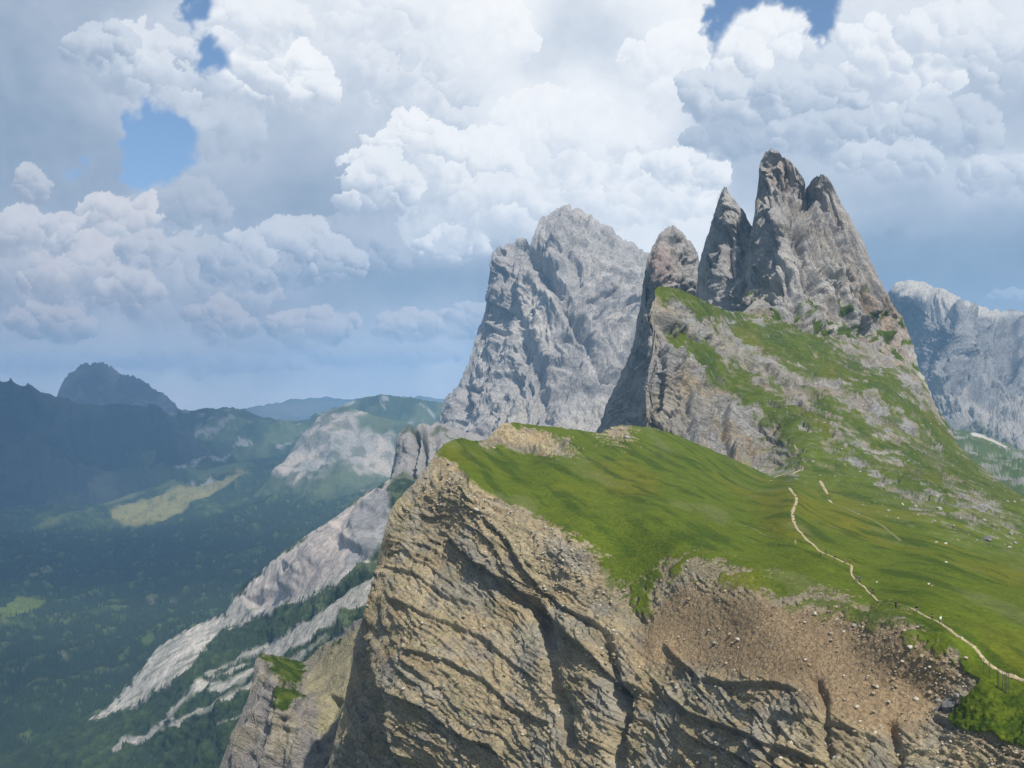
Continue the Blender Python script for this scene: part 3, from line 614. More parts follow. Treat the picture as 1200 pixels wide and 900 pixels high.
# ------------------------------------------------------------------ forested valley floor
VA_TOP = [(-400,640),(-150,612),(0,596),(60,590),(120,590),(180,570),(230,552),(290,540),(350,530),(420,520),(520,515),(620,520)]
VA_BOT = [(-400,1060),(620,1060)]
VA_CTRL = [(-400,640,5000),(-150,612,5200),(0,598,5200),(120,590,5200),(230,552,5600),(350,530,5600),(520,515,5600),(620,520,5600),(0,640,4300),(150,620,4600),(250,590,4900),(400,560,5000),(0,700,3200),(150,690,3250),(300,650,3500),(420,600,3900),(0,780,2500),(150,770,2450),(240,740,2400),(0,884,1930),(120,833,1960),(200,800,2050),(-150,925,1930),(-150,780,2550),(-400,800,2500),(-400,1000,1700),(0,1000,1950),(300,760,2300),(400,700,2600),(500,640,3200),(300,1050,2000),(600,1050,2000),(600,700,2700)]
VA_MEADOW = [([(128,598),(150,590),(185,583),(215,572),(240,565),(262,560),(282,550),(290,556),(272,566),(250,576),(225,588),(205,600),(180,612),(160,617),(140,618),(132,608)], C(.20,.18,.07), 1.0),
    ([(36,617),(60,608),(95,597),(110,594),(112,598),(80,608),(50,618)], C(.10,.12,.04), 1.0), ([(115,590),(150,578),(175,575),(160,582),(125,594)], C(.12,.13,.06), .8),
    ([(28,676),(40,670),(60,667),(65,670),(50,677),(38,679)], C(.19,.19,.07), 1.0), ([(0,712),(20,704),(45,700),(60,700),(48,712),(25,722),(0,735)], C(.13,.16,.03), .9),
    ([(175,572),(215,560),(250,545),(280,535),(300,545),(250,560),(200,572)], C(.09,.115,.04), .9), ([(158,752),(180,745),(185,752),(170,762)], C(.09,.13,.03), .9)]
VA_BARE = [(178,700,5),(200,702,4),(230,703,4),(62,725,5),(120,714,3),(75,770,4),(145,712,2),(32,870,4),(35,860,9),(10,820,8),(270,700,5)]
def valley_shape(px, py, P, N):
    X, Y, Z = P[..., 0], P[..., 1], P[..., 2]
    n = fbm(X / 160, Y / 200, 0 * X, 5, 603); nf = fbm(X / 30, Y / 40, 0 * X, 4, 604)
    wx = px + 5 * fbm(px / 25, py / 12, 0 * px, 4, 631); wy = py + 2.5 * fbm(px / 25, py / 12, 5 + 0 * px, 4, 637)
    forest = cmix(np.broadcast_to(C(.022, .038, .018), px.shape + (3,)), C(.042, .064, .022), sstep(-.1, .45, n + .7 * nf))
    open_ = 0 * px; col = forest
    for pts, c, a in VA_MEADOW:
        m = a * sstep(-1.2, 1.8, inpoly(wx, wy, pts) + 1.5 * nf)
        open_ = np.maximum(open_, m); col = cmix(col, c * C(1, 1, 1), m)
    for x, y, r in VA_BARE:
        m = .7 * np.exp(-((wx - x) / r) ** 2 - ((wy - y) / (r * .9)) ** 2); open_ = np.maximum(open_, m)
        col = cmix(col, C(.20, .19, .14) if r < 6 else C(.08, .11, .03), m)
    sm = sstep(.38, .55, nf + .3 * n); open_ = np.maximum(open_, .8 * sm); col = cmix(col, C(.085, .11, .04), sm)
    d = 26 * n + 6 * nf
    return d, col, 1 - open_
body('valley', VA_TOP, VA_BOT, VA_CTRL, -400, 620, 2.0, valley_shape, M_VALLEY, top_rough=(1.0, 20), back=(1500, .25), label='wide valley floor under dark forest')

# ------------------------------------------------------------------ distant mountains
def far_shape(scale, base, other, seed, amp, extra=None, turf0=0.0):
    def f(px, py, P, N):
        X, Y, Z = P[..., 0], P[..., 1], P[..., 2]
        S = scale
        d = amp * S * (.12 * ridged(X / S, Y / S, Z / (S * 1.6), 5, seed) + .03 * ridged(X / (S * .2), Y / (S * .2), Z / (S * .5), 4, seed + 1) + .2 * fbm(X / (2 * S), Y / (2 * S), Z / (2 * S), 3, seed + 2))
        n = fbm(X / (S * .6), Y / (S * .6), Z / (S * .6), 5, seed + 3)
        col = cmix(np.broadcast_to(base, px.shape + (3,)), other, sstep(-.1, .5, n))
        turf = turf0 + 0 * px
        if extra: col, turf = extra(px, py, P, col, n, turf)
        return d, col, turf
    return f
def plat_extra(px, py, P, col, n, turf):
    m = sstep(.0, .35, n + .35 * np.exp(-((px - 280) / 60) ** 2 - ((py - 500) / 40) ** 2) - .1)
    col = cmix(col, C(.075, .10, .045), m)
    rockn = fbm(P[..., 0] / 120, P[..., 1] / 120, P[..., 2] / 60, 4, 733)
    return cmix(col, C(.27, .26, .24), .8 * sstep(.30, .5, rockn)), turf
body('hills', [(150,520),(190,487),(205,481),(222,479),(238,476),(252,479),(262,477),(285,480),(300,486),(325,490),(345,491),(365,489),(380,483),(400,478),(418,472),(445,466),(470,465),(495,470),(520,474),(560,480),(620,500)], [(150,625),(620,590)],
     [(150,520,6400),(240,477,6700),(340,490,6500),(445,466,6300),(560,480,6300),(620,500,6300),(200,560,5700),(300,560,5500),(450,560,5400),(620,585,5200),(150,620,5200)], 150, 620, 1.6,
     far_shape(420, C(.035,.055,.026), C(.06,.085,.035), 700, 1.0, plat_extra, .5), M_VALLEY, top_rough=(1.8, 12), back=(1500, .3), label='rolling green plateau beyond the valley')
def white_extra(px, py, P, col, n, turf):
    q = fbm(P[..., 0] / 150, P[..., 1] / 150, P[..., 2] / 200, 5, 743)
    bare = sstep(-8, 14, inpoly(px, py, [(322,560),(335,530),(352,508),(372,490),(392,482),(410,478),(425,495),(455,505),(470,520),(470,545),(440,552),(405,565),(385,555),(350,558)]) + 26 * q)
    c2 = cmix(np.broadcast_to(C(.36, .335, .30), px.shape + (3,)), C(.46, .40, .33), sstep(-.1, .4, q + .4 * np.exp(-((px - 388) / 14) ** 2 - ((py - 505) / 18) ** 2)))
    c2 = cmix(c2, C(.13, .14, .10), .7 * sstep(.05, .4, fbm(P[..., 0] / 70, P[..., 1] / 70, P[..., 2] / 60, 4, 744)))
    return cmix(col, c2, bare), 1 - bare
body('mountain', [(285,590),(305,572),(322,552),(336,532),(352,512),(366,498),(378,488),(388,482),(398,480),(408,479),(424,483),(440,488),(460,492),(480,495),(510,500),(560,510)], [(285,640),(560,600)],
     [(285,590,4900),(336,532,5000),(388,482,5100),(440,488,5000),(560,510,4900),(350,560,4600),(420,560,4500),(480,560,4450),(300,630,4300),(560,600,4200)], 285, 560, 1.4,
     far_shape(300, C(.05,.07,.035), C(.08,.10,.05), 740, .9, white_extra), M_FAR, top_rough=(1.6, 12), back=(700, .6), label='low mountain with bare pale rock slopes')
body('mountain', [(-420,500),(-300,470),(-200,452),(-100,448),(-40,452),(0,457),(22,458),(38,457),(50,462),(64,465),(80,466),(100,470),(125,473),(150,474),(170,478),(195,488),(215,500),(240,520),(275,548),(310,575)], [(-420,640),(0,625),(310,600)],
     [(-420,500,6000),(-100,448,6300),(0,457,6300),(64,465,6300),(150,474,6500),(240,520,6100),(310,575,5600),(-420,630,5000),(0,620,5100),(150,600,5300),(0,540,5800),(150,540,5900)], -420, 310, 1.8,
     far_shape(520, C(.035,.052,.045), C(.075,.09,.075), 760, 1.8), M_FAR, top_rough=(1.6, 14), back=(1200, .6), label='long dark wooded mountain across the valley')
def dome_extra(px, py, P, col, n, turf):
    return cmix(col, C(.40, .36, .32), .6 * np.exp(-((px - 132) / 9) ** 2 - ((py - 436) / 8) ** 2)), turf
body('mountain', [(20,520),(50,480),(64,466),(69,452),(76,441),(84,434),(95,430),(104,425),(113,423),(122,424),(130,428),(138,434),(148,437),(158,441),(168,446),(178,452),(186,459),(196,467),(206,476),(214,485),(224,490),(260,510)], [(20,560),(260,560)],
     [(20,520,8200),(76,441,8600),(113,423,8700),(148,437,8600),(196,467,8400),(260,510,8000),(113,500,8100),(60,550,7800),(180,540,7800),(250,555,7700)], 20, 260, 1.4,
     far_shape(300, C(.13,.125,.12), C(.22,.21,.20), 780, 1.5, dome_extra), M_FAR, top_rough=(3.0, 12), back=(1500, .8), label='rounded rock dome of a far mountain')
for k, (D, pts) in enumerate([(12000, [(200,490),(270,480),(320,472),(340,466),(352,465),(370,468),(390,468),(420,471),(460,469),(505,468),(560,474),(640,490)]), (13600, [(150,482),(280,478),(370,466),(380,464),(400,467),(450,466),(490,464),(520,466),(600,476),(700,490)])]):
    x0, x1 = pts[0][0], pts[-1][0]
    body('hills', pts, [(x0, 520), (x1, 520)], [(x0, 490, D), (x1, 490, D), ((x0 + x1) / 2, 466, D * 1.03), ((x0 + x1) / 2, 519, D * .93)], x0, x1, 2.5,
         far_shape(900, C(.08,.09,.07), C(.12,.12,.10), 800 + k, .6), M_FAR, top_rough=(1.5, 16), back=(1000, .5), label='faint blue hills on the horizon')
# right: sunlit far massif and the green slopes below it
RM_TOP = [(1000,400),(1020,372),(1040,345),(1050,332),(1058,329),(1068,331),(1080,331),(1092,335),(1106,340),(1120,347),(1132,352),(1145,357),(1156,362),(1164,364),(1172,366),(1182,362),(1192,363),(1205,366),(1240,372),(1345,400)]
RM_BOT = [(1000,600),(1345,600)]
RM_CTRL = [(1050,332,4300),(1106,340,4350),(1164,364,4300),(1192,363,4350),(1345,400,4300),(1000,400,4300),(1056,354,4290),(1080,360,4230),(1104,368,4150),(1062,385,4330),(1064,425,4220),(1090,395,4080),(1116,380,3960),(1118,430,3860),(1150,368,4180),(1135,420,3950),(1180,420,4000),(1075,450,3960),(1100,450,3820),(1110,480,3650),(1150,500,3450),(1200,480,3600),(1200,525,3200),(1100,590,3000),(1250,590,2900),(1345,500,3600),(1345,590,2900),(1000,590,3000)]
RM_FE = [('ledge', 70, 20, [(1050,350),(1075,358),(1100,368),(1118,360)]), ('ledge', 60, 18, [(1118,360),(1122,390),(1120,420),(1125,450)]), ('ledge', 40, 12, [(1148,365),(1150,400),(1158,440)]), ('gully', 45, 10, [(1172,370),(1176,410),(1182,450)]),
         ('ridge', 60, 16, [(1100,440),(1125,450),(1140,470)]), ('ledge', 50, 14, [(1190,372),(1192,400),(1190,440)]), ('ledge', 35, 10, [(1098,370),(1102,400),(1104,425)])]
def rm_tint(px, py, P, col, c):
    q = fbm(P[..., 0] / 90, P[..., 1] / 90, P[..., 2] / 140, 4, 93)
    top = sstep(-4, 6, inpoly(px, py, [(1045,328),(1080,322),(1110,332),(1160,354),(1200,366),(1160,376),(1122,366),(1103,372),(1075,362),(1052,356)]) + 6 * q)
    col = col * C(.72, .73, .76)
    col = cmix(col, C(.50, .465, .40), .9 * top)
    sc = sstep(-6, 8, inpoly(px, py, [(1085,440),(1098,430),(1100,445),(1130,470),(1160,480),(1172,495),(1180,470),(1200,460),(1345,470),(1345,560),(1200,528),(1175,515),(1160,505),(1120,490),(1095,470)]) + 12 * q)
    col = cmix(col, C(.40, .37, .33), .8 * sc)
    gr = sstep(-8, 8, inpoly(px, py, [(1080,470),(1110,500),(1150,500),(1175,520),(1200,535),(1345,560),(1345,700),(1000,700),(1000,480)]) + 14 * q)
    return cmix(col, C(.06, .085, .03), .9 * gr)
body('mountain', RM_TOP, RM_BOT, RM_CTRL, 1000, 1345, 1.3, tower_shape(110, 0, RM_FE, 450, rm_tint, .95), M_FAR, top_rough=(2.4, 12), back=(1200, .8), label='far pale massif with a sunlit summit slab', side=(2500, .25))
def rv_extra(px, py, P, col, n, turf):
    q = fbm(P[..., 0] / 35, P[..., 1] / 35, P[..., 2] / 25, 5, 763)
    m = sstep(.14, .36, q)
    path = sstep(3, 1, polyd(px, py, [(1140,508),(1160,515),(1178,526)])[0])
    col = cmix(col, C(.26, .25, .225), .9 * m)
    return cmix(col, C(.40, .37, .32), path), 1 - m
body('hillside', [(1040,520),(1080,505),(1110,502),(1140,506),(1165,514),(1190,524),(1220,532),(1345,560)], [(1040,660),(1345,720)],
     [(1040,520,2300),(1110,502,2400),(1165,514,2350),(1220,532,2250),(1345,560,2200),(1100,560,1700),(1200,570,1500),(1345,600,1400),(1040,650,1200),(1200,640,1050),(1345,710,900)], 1040, 1345, 1.3,
     far_shape(110, C(.055,.08,.02), C(.075,.095,.025), 810, .55, rv_extra, .8), M_HILL, top_rough=(1.5, 14), back=(700, .4), label='far green hillside strewn with boulders', side=(1500, .15))

# ground reaching the horizon
g = np.linspace(-9600, 9600, 70)
gx, gy = np.meshgrid(g, g + 7800)
gz = -885 + 0 * gx + 18 * fbm(gx / 2500, gy / 2500, 0 * gx, 3, 9)
GP = np.stack([gx, gy, gz], -1)
gcol = cmix(np.broadcast_to(C(.035,.055,.022), gx.shape + (3,)), C(.09,.11,.05), sstep(0, .5, fbm(gx / 700, gy / 700, 0 * gx, 4, 10)))
mesh_grid('ground', GP, gcol, M_VALLEY, extra={'turf': 1 + 0 * gx})
# ------------------------------------------------------------------ sky: a dome of broken cloud, open where the blue shows
R_SKY = 30000.0
SKY_LUM = [(0,20,.42),(60,20,.45),(120,0,.52),(190,40,.70),(300,10,.86),(380,30,.84),(450,30,.82),(520,20,.93),(600,30,.97),(660,60,.70),(690,50,.68),(725,62,.70),(690,100,.90),(760,40,.97),(1000,40,.78),(1100,30,.82),(1200,40,.82),
    (0,120,.41),(60,120,.46),(150,100,.66),(430,110,.76),(520,120,.86),(600,130,.95),(700,130,.97),(780,120,.93),(850,120,.60),(950,135,.62),(900,150,.58),(1050,110,.82),(1150,110,.57),(1200,130,.58),
    (0,200,.41),(80,200,.47),(280,180,.62),(360,180,.56),(430,150,.66),(560,200,.90),(650,200,.93),(740,190,.90),(860,170,.60),(960,170,.66),(1050,190,.76),(1120,200,.66),(1200,190,.76),
    (0,260,.58),(100,320,.60),(60,370,.55),(160,300,.56),(330,300,.56),(240,250,.55),(300,240,.47),(380,240,.43),(500,260,.80),(600,260,.82),(760,250,.93),(1000,260,.60),(1060,240,.52),(1100,250,.42),(1200,250,.47),
    (200,310,.58),(300,335,.52),(420,335,.42),(500,330,.35),(560,320,.38),(1060,300,.28),(1120,310,.26),(1200,310,.32),
    (20,400,.60),(200,400,.57),(320,408,.55),(440,408,.54),(540,380,.55),(1150,345,.40),(0,440,.80),(100,420,.76),(250,450,.84),(400,450,.84),(520,450,.84),(300,490,.88),(300,425,.60),(440,430,.60),(900,400,.40),(700,420,.42),(-200,100,.5),(-200,350,.45),(1400,100,.7),(1400,320,.38),(600,-120,.86),(200,-120,.6),(1000,-120,.75)]
SKY_PUFFS = [ # centre, half sizes, top light, base light, warmth
    (215,335,120,62,.68,.55,.4),(60,425,110,22,.66,.58,.7),(240,425,150,20,.66,.56,.6),(450,418,110,18,.64,.55,.6),(420,300,80,44,.60,.44,.1),(20,330,80,60,.66,.52,.5),(200,250,70,40,.62,.5,.2),(470,100,60,60,.86,.74,0),(250,150,60,50,.70,.6,0),
(640,165,120,60,.99,.90,0),(570,40,70,50,.99,.93,0),(800,80,70,60,.99,.9,0),(430,20,70,50,.92,.84,0),
    (185,75,105,55,.84,.58,0),(120,50,50,32,.74,.5,0),(312,88,66,52,1.0,.68,0),(360,110,40,30,.97,.7,0),(300,30,60,40,.93,.8,0),
    (515,205,110,70,.98,.74,0),(495,175,52,40,1.0,.8,0),(440,225,48,42,.93,.62,0),(530,290,52,26,.90,.6,0),(580,250,70,50,.92,.75,0),
    (330,300,88,44,.77,.44,.15),(390,310,40,28,.72,.42,.15),(270,315,44,28,.66,.44,.2),
    (135,262,54,44,.80,.56,.6),(105,318,84,52,.76,.52,.7),(62,378,58,30,.70,.46,.8),(150,345,44,34,.73,.5,.7),(175,300,38,30,.70,.5,.5),
    (28,268,70,38,.78,.54,.5),(38,215,24,24,.68,.5,.4),(258,376,40,30,.68,.45,.8),(368,388,58,28,.69,.43,.8),(326,380,18,18,.71,.45,.8),(505,388,64,24,.68,.44,.8),(462,386,26,18,.66,.44,.8),(560,375,40,22,.66,.45,.5),
    (900,52,58,46,1.0,.76,0),(872,72,40,36,.98,.7,0),(850,120,70,44,.80,.54,0),(940,112,78,44,.80,.55,0),(740,228,104,52,1.0,.84,0),(700,170,70,50,.97,.86,0),(800,200,50,34,.98,.76,0),
    (850,165,60,26,.60,.52,0),(960,160,100,34,.72,.56,0),(1055,95,64,48,.92,.7,0),(1030,60,44,36,.95,.78,0),(1110,150,84,40,.74,.56,0),(1120,40,80,44,.90,.75,0),(1190,70,56,56,.84,.64,0),(1040,190,90,30,.78,.62,0),(1180,205,70,30,.80,.58,0),(1185,348,36,12,.56,.44,0)]
SKY_HOLES = [[(138,130),(165,128),(180,118),(232,132),(242,142),(231,165),(228,190),(195,220),(172,228),(150,208),(130,185),(140,160)],[(240,36),(256,46),(264,70),(246,82),(232,66)],[(212,-20),(258,-20),(252,14),(226,20)],
    [(822,-30),(990,-30),(985,30),(972,54),(958,48),(940,20),(910,6),(885,18),(868,26),(858,42),(846,52),(836,40)],[(84,180),(92,182),(92,194),(84,192)]]
SHADE = [(-820,1500),(-900,2150),(-560,2800),(-360,3700),(-1000,4300),(-1000,5600),(-1500,6000),(-1500,9500),(-7000,9500),(-7000,1500)]
def srgb(c): c = np.asarray(c, float) / 255.0; return np.where(c <= .04045, c / 12.92, ((c + .055) / 1.055) ** 2.4)
LUT_X = [0, .25, .40, .55, .75, .9, 1.0]
LUT_C = srgb([(98,126,150), (126,149,173), (148,166,188), (178,190,207), (214,221,231), (243,245,248), (255,255,255)])
def sky_field(az, el):
    shp = az.shape
    dx, dy, dz = np.sin(az) * np.cos(el), np.cos(az) * np.cos(el), np.sin(el)
    front = np.clip(dy, .05, 1)
    px = 600 + 1400 * dx / front; py = 470 - 1400 * dz / front
    infr = sstep(1500, 1250, np.abs(px - 600) * 1.7) * sstep(-330, -150, py) * (dy > .2)
    pxc, pyc = np.clip(px, -300, 1500), np.clip(py, -200, 520)
    nx, ny, nz = dx * 14, dy * 14, dz * 14
    w1 = fbm(nx * .9, ny * .9, nz * .9, 5, 901, .55); w2 = fbm(nx * .9 + 31, ny * .9, nz * .9, 5, 911, .55)
    f1 = fbm(nx * 5, ny * 5, nz * 5, 4, 921, .6); f2 = fbm(nx * 5 + 17, ny * 5, nz * 5, 4, 931, .6)
    bil = 1 - np.abs(fbm(nx * 1.6, ny * 1.6, nz * 2.0, 5, 941, .55)) * 1.4
    # slow light of the deck
    L = np.array(SKY_LUM, float); wsum = 0; v = 0
    wx, wy = pxc + 26 * w1, pyc + 20 * w2
    for x, y, l in L:
        k = np.exp(-(((wx - x) / 56) ** 2 + ((wy - y) / 36) ** 2)) + 1e-5 / (1 + ((wx - x) ** 2 + (wy - y) ** 2) / 1e4)
        wsum = wsum + k; v = v + k * l
    lum = v / wsum + .05 * w1 + .035 * (bil - .5)
    far = .66 + .30 * fbm(nx * .35, ny * .35, nz * .35, 4, 951) + .12 * w1
    lum = mix(np.clip(far, .35, .98), lum, infr)
    warm = .45 * np.exp(-((pyc - 430) / 70) ** 2) * infr
    # heaped clouds
    rnd = random.Random(5)
    for cx, cy, rx, ry, top, base, wm in SKY_PUFFS:
        sel = (np.abs(px - cx) < rx * 1.9) & (np.abs(py - cy) < ry * 1.9) & (infr > .1)
        if not sel.any(): continue
        q = min(rx, ry)
        X = px[sel] + .36 * q * w1[sel] + .13 * q * f1[sel]; Y = py[sel] + .36 * q * w2[sel] + .13 * q * f2[sel]
        best = np.full(X.shape, -1e3); nlx = np.zeros(X.shape); nly = np.zeros(X.shape)
        puffs = [(cx, cy, rx * .8, ry * .8)]
        for k in range(26):
            a = rnd.uniform(-math.pi, 0.25) if k % 5 else rnd.uniform(0, math.pi)
            rr = rnd.uniform(.35, .95); s = rnd.uniform(.30, .62) * (1.15 - .5 * rr)
            puffs.append((cx + rx * .85 * rr * math.cos(a), cy + ry * .8 * rr * math.sin(a), q * s * rnd.uniform(1, 1.4), q * s))
        for x, y, a, b in puffs:
            u, w = (X - x) / a, (Y - y) / b; h2 = 1 - u * u - w * w
            h = np.sign(h2) * np.sqrt(np.abs(h2)) * b + (0 if b > q * .7 else q * .35)
            m = (h > best) & (h2 > 0); best = np.where(m, h, best); nlx = np.where(m, u, nlx); nly = np.where(m, w, nly)
        al = sstep(0, q * (.30 if top > .75 else .5), best)
        vert = (Y - cy) / ry
        al = al * sstep(1.2, .15, vert + .4 * f1[sel] + .3 * w1[sel])
        lit = np.clip(.54 + .30 * nlx - .46 * nly - .32 * vert, 0, 1)
        base = base - .05; lc = base + (top - base) * sstep(0.05, .95, lit) + .022 * f1[sel]
        al = al * (.92 if top > .66 else .85) * infr[sel]
        lum[sel] = lum[sel] * (1 - al) + lc * al; warm[sel] = warm[sel] * (1 - al) + wm * al
    lum = np.clip(lum + .010 * f1, 0, 1.0)
    col = np.stack([np.interp(lum, LUT_X, LUT_C[:, k]) for k in range(3)], -1)
    col = col * (1 + (np.array([1.10, .97, .90]) - 1) * warm[..., None])
    hole = np.full(shp, -1e3)
    for h in SKY_HOLES: hole = np.maximum(hole, inpoly(pxc + 20 * w1 + 9 * f1, pyc + 16 * w2 + 9 * f2, h))
    af = 1 - sstep(-7, 9, hole + 5 * f1 + 2)
    cov = fbm(nx * .22, ny * .22, nz * .22, 5, 961)
    ao = sstep(-.25, .1, cov + .25 * w1)
    # elsewhere: broken cloud; the sun stands in a gap over the ridge and behind cloud for the valley
    sd = dx * SUN[0] + dy * SUN[1] + dz * SUN[2]
    pos = np.stack([dx, dy, dz], -1) * R_SKY
    tt = (pos[..., 2] + 450) / SUN[2]
    gx_, gy_ = pos[..., 0] - SUN[0] * tt, pos[..., 1] - SUN[1] * tt
    z = inpoly(gx_ + 260 * w1, gy_ + 260 * w2, SHADE)
    for ex, ey, er in ((-1430, 5000, 520), (-690, 4800, 480), (-1150, 2900, 170)):
        z = np.minimum(z, np.hypot(gx_ - ex, gy_ - ey) - er)
    sh = sstep(-120, 200, z)
    near_sun = sstep(.90, .955, sd)
    ao = mix(ao, .93 * sh, near_sun)
    alpha = mix(ao, af, infr)
    return col, alpha
def make_sky():
    st = 0.066
    az1 = np.radians(np.arange(-27, 27.01, st)); el1 = np.radians(np.arange(-1.0, 21.6, st))
    az2 = np.radians(np.arange(-180, 180.01, .9)); el2 = np.radians(np.concatenate([np.arange(-4, 90, .9), [90]]))
    V = []; F = []; Cc = []; A = []; off = 0
    for k, (a, e) in enumerate(((az1, el1), (az2, el2))):
        AZ, EL = np.meshgrid(a, e); col, al = sky_field(AZ, EL)
        P = np.stack([np.sin(AZ) * np.cos(EL), np.cos(AZ) * np.cos(EL), np.sin(EL)], -1) * R_SKY
        ny, nx = AZ.shape; idx = np.arange(ny * nx).reshape(ny, nx) + off
        q = np.stack([idx[:-1, :-1], idx[:-1, 1:], idx[1:, 1:], idx[1:, :-1]], -1)
        if k:
            ca = (AZ[:-1, :-1] + AZ[1:, 1:]) / 2; ce = (EL[:-1, :-1] + EL[1:, 1:]) / 2
            q = q[~((ca > az1[0]) & (ca < az1[-1]) & (ce > el1[0]) & (ce < el1[-1]))]
        V.append(P.reshape(-1, 3)); F.append(q.reshape(-1, 4)); Cc.append(col.reshape(-1, 3)); A.append(al.ravel()); off += ny * nx
    V, F, Cc, A = np.concatenate(V), np.concatenate(F), np.concatenate(Cc), np.concatenate(A)
    me = bpy.data.meshes.new('sky')
    me.vertices.add(len(V)); me.vertices.foreach_set('co', V.astype(np.float32).ravel())
    me.loops.add(F.size); me.loops.foreach_set('vertex_index', F.astype(np.int32).ravel())
    me.polygons.add(len(F)); me.polygons.foreach_set('loop_start', np.arange(0, F.size, 4, dtype=np.int32))
    me.update(calc_edges=True)
    a = me.attributes.new('albedo', 'FLOAT_COLOR', 'POINT'); a.data.foreach_set('color', np.concatenate([Cc, A[:, None]], 1).astype(np.float32).ravel())
    m = bpy.data.materials.new('cloud_deck'); m.use_nodes = True; nt = m.node_tree; n = nt.nodes; l = nt.links
    for x in list(n): n.remove(x)
    out = n.new('ShaderNodeOutputMaterial'); em = n.new('ShaderNodeEmission'); tr = n.new('ShaderNodeBsdfTransparent'); mx = n.new('ShaderNodeMixShader')
    at_ = n.new('ShaderNodeAttribute'); at_.attribute_name = 'albedo'
    tc = n.new('ShaderNodeTexCoord'); no = n.new('ShaderNodeTexNoise'); no.inputs['Scale'].default_value = 1 / 520.0; no.inputs['Detail'].default_value = 5; no.inputs['Roughness'].default_value = .6
    l.new(tc.outputs['Object'], no.inputs['Vector'])
    mr = n.new('ShaderNodeMapRange'); mr.inputs[1].default_value = .25; mr.inputs[2].default_value = .75; mr.inputs[3].default_value = .975; mr.inputs[4].default_value = 1.025
    l.new(no.outputs[0], mr.inputs[0]); vm = n.new('ShaderNodeVectorMath'); vm.operation = 'SCALE'
    l.new(at_.outputs['Color'], vm.inputs[0]); l.new(mr.outputs[0], vm.inputs['Scale']); l.new(vm.outputs[0], em.inputs['Color'])
    em.inputs['Strength'].default_value = 0.87
    l.new(at_.outputs['Alpha'], mx.inputs[0]); l.new(tr.outputs[0], mx.inputs[1]); l.new(em.outputs[0], mx.inputs[2]); l.new(mx.outputs[0], out.inputs['Surface'])
    m.cycles.emission_sampling = 'NONE'
    me.materials.append(m)
    o = bpy.data.objects.new('sky', me); COL.objects.link(o); o['kind'] = 'structure'
make_sky()

# ------------------------------------------------------------------ air
def make_haze():
    x0, x1, y0, y1, z0, z1 = -9900., 9900., -2000., 17600., -960., 640.
    bm = bmesh.new(); bmesh.ops.create_cube(bm, size=1.0)
    for v in bm.verts:
        v.co = ((x0 if v.co.x < 0 else x1), (y0 if v.co.y < 0 else y1), (z0 if v.co.z < 0 else z1))
    me = bpy.data.meshes.new('haze'); bm.to_mesh(me); bm.free()
    m = bpy.data.materials.new('pale_air'); m.use_nodes = True; nt = m.node_tree
    for x in list(nt.nodes): nt.nodes.remove(x)
    out = nt.nodes.new('ShaderNodeOutputMaterial'); pv = nt.nodes.new('ShaderNodeVolumePrincipled')
    pv.inputs['Color'].default_value = (.35, .64, 1.0, 1); pv.inputs['Density'].default_value = 7.8e-5; pv.inputs['Anisotropy'].default_value = 0.0
    nt.links.new(pv.outputs[0], out.inputs['Volume'])
    me.materials.append(m); o = bpy.data.objects.new('haze', me); COL.objects.link(o); o['kind'] = 'stuff'
make_haze()
# ------------------------------------------------------------------ things
RB = BODIES['ridge']; HB = BODIES['hill']
def place(x, y):
    """ground point and normal at a surveyed bearing on the ridge, or on the hill above it"""
    b = RB if y >= np.interp(x, RB['xs'], RB['yt']) + .5 else HB
    p = sample(b, x, y)
    q1, q2 = sample(b, x + 2, y), sample(b, x, y + 2)
    n = np.cross(q2 - p, q1 - p); n /= np.linalg.norm(n) + 1e-9
    if n[2] < 0: n = -n
    return p, n
def link(name, me, parent=None, loc=None, label=None, cat=None, group=None, kind=None):
    o = bpy.data.objects.new(name, me); COL.objects.link(o)
    if parent is not None: o.parent = parent
    if loc is not None: o.location = loc
    for k, v in (('label', label), ('category', cat), ('group', group), ('kind', kind)):
        if v: o[k] = v
    return o
def from_py(name, V, F, mat, smooth=False):
    me = bpy.data.meshes.new(name); me.from_pydata([tuple(map(float, v)) for v in V], [], [tuple(map(int, f)) for f in F])
    if smooth: me.polygons.foreach_set('use_smooth', [True] * len(me.polygons))
    if mat: me.materials.append(mat)
    me.update(); return me

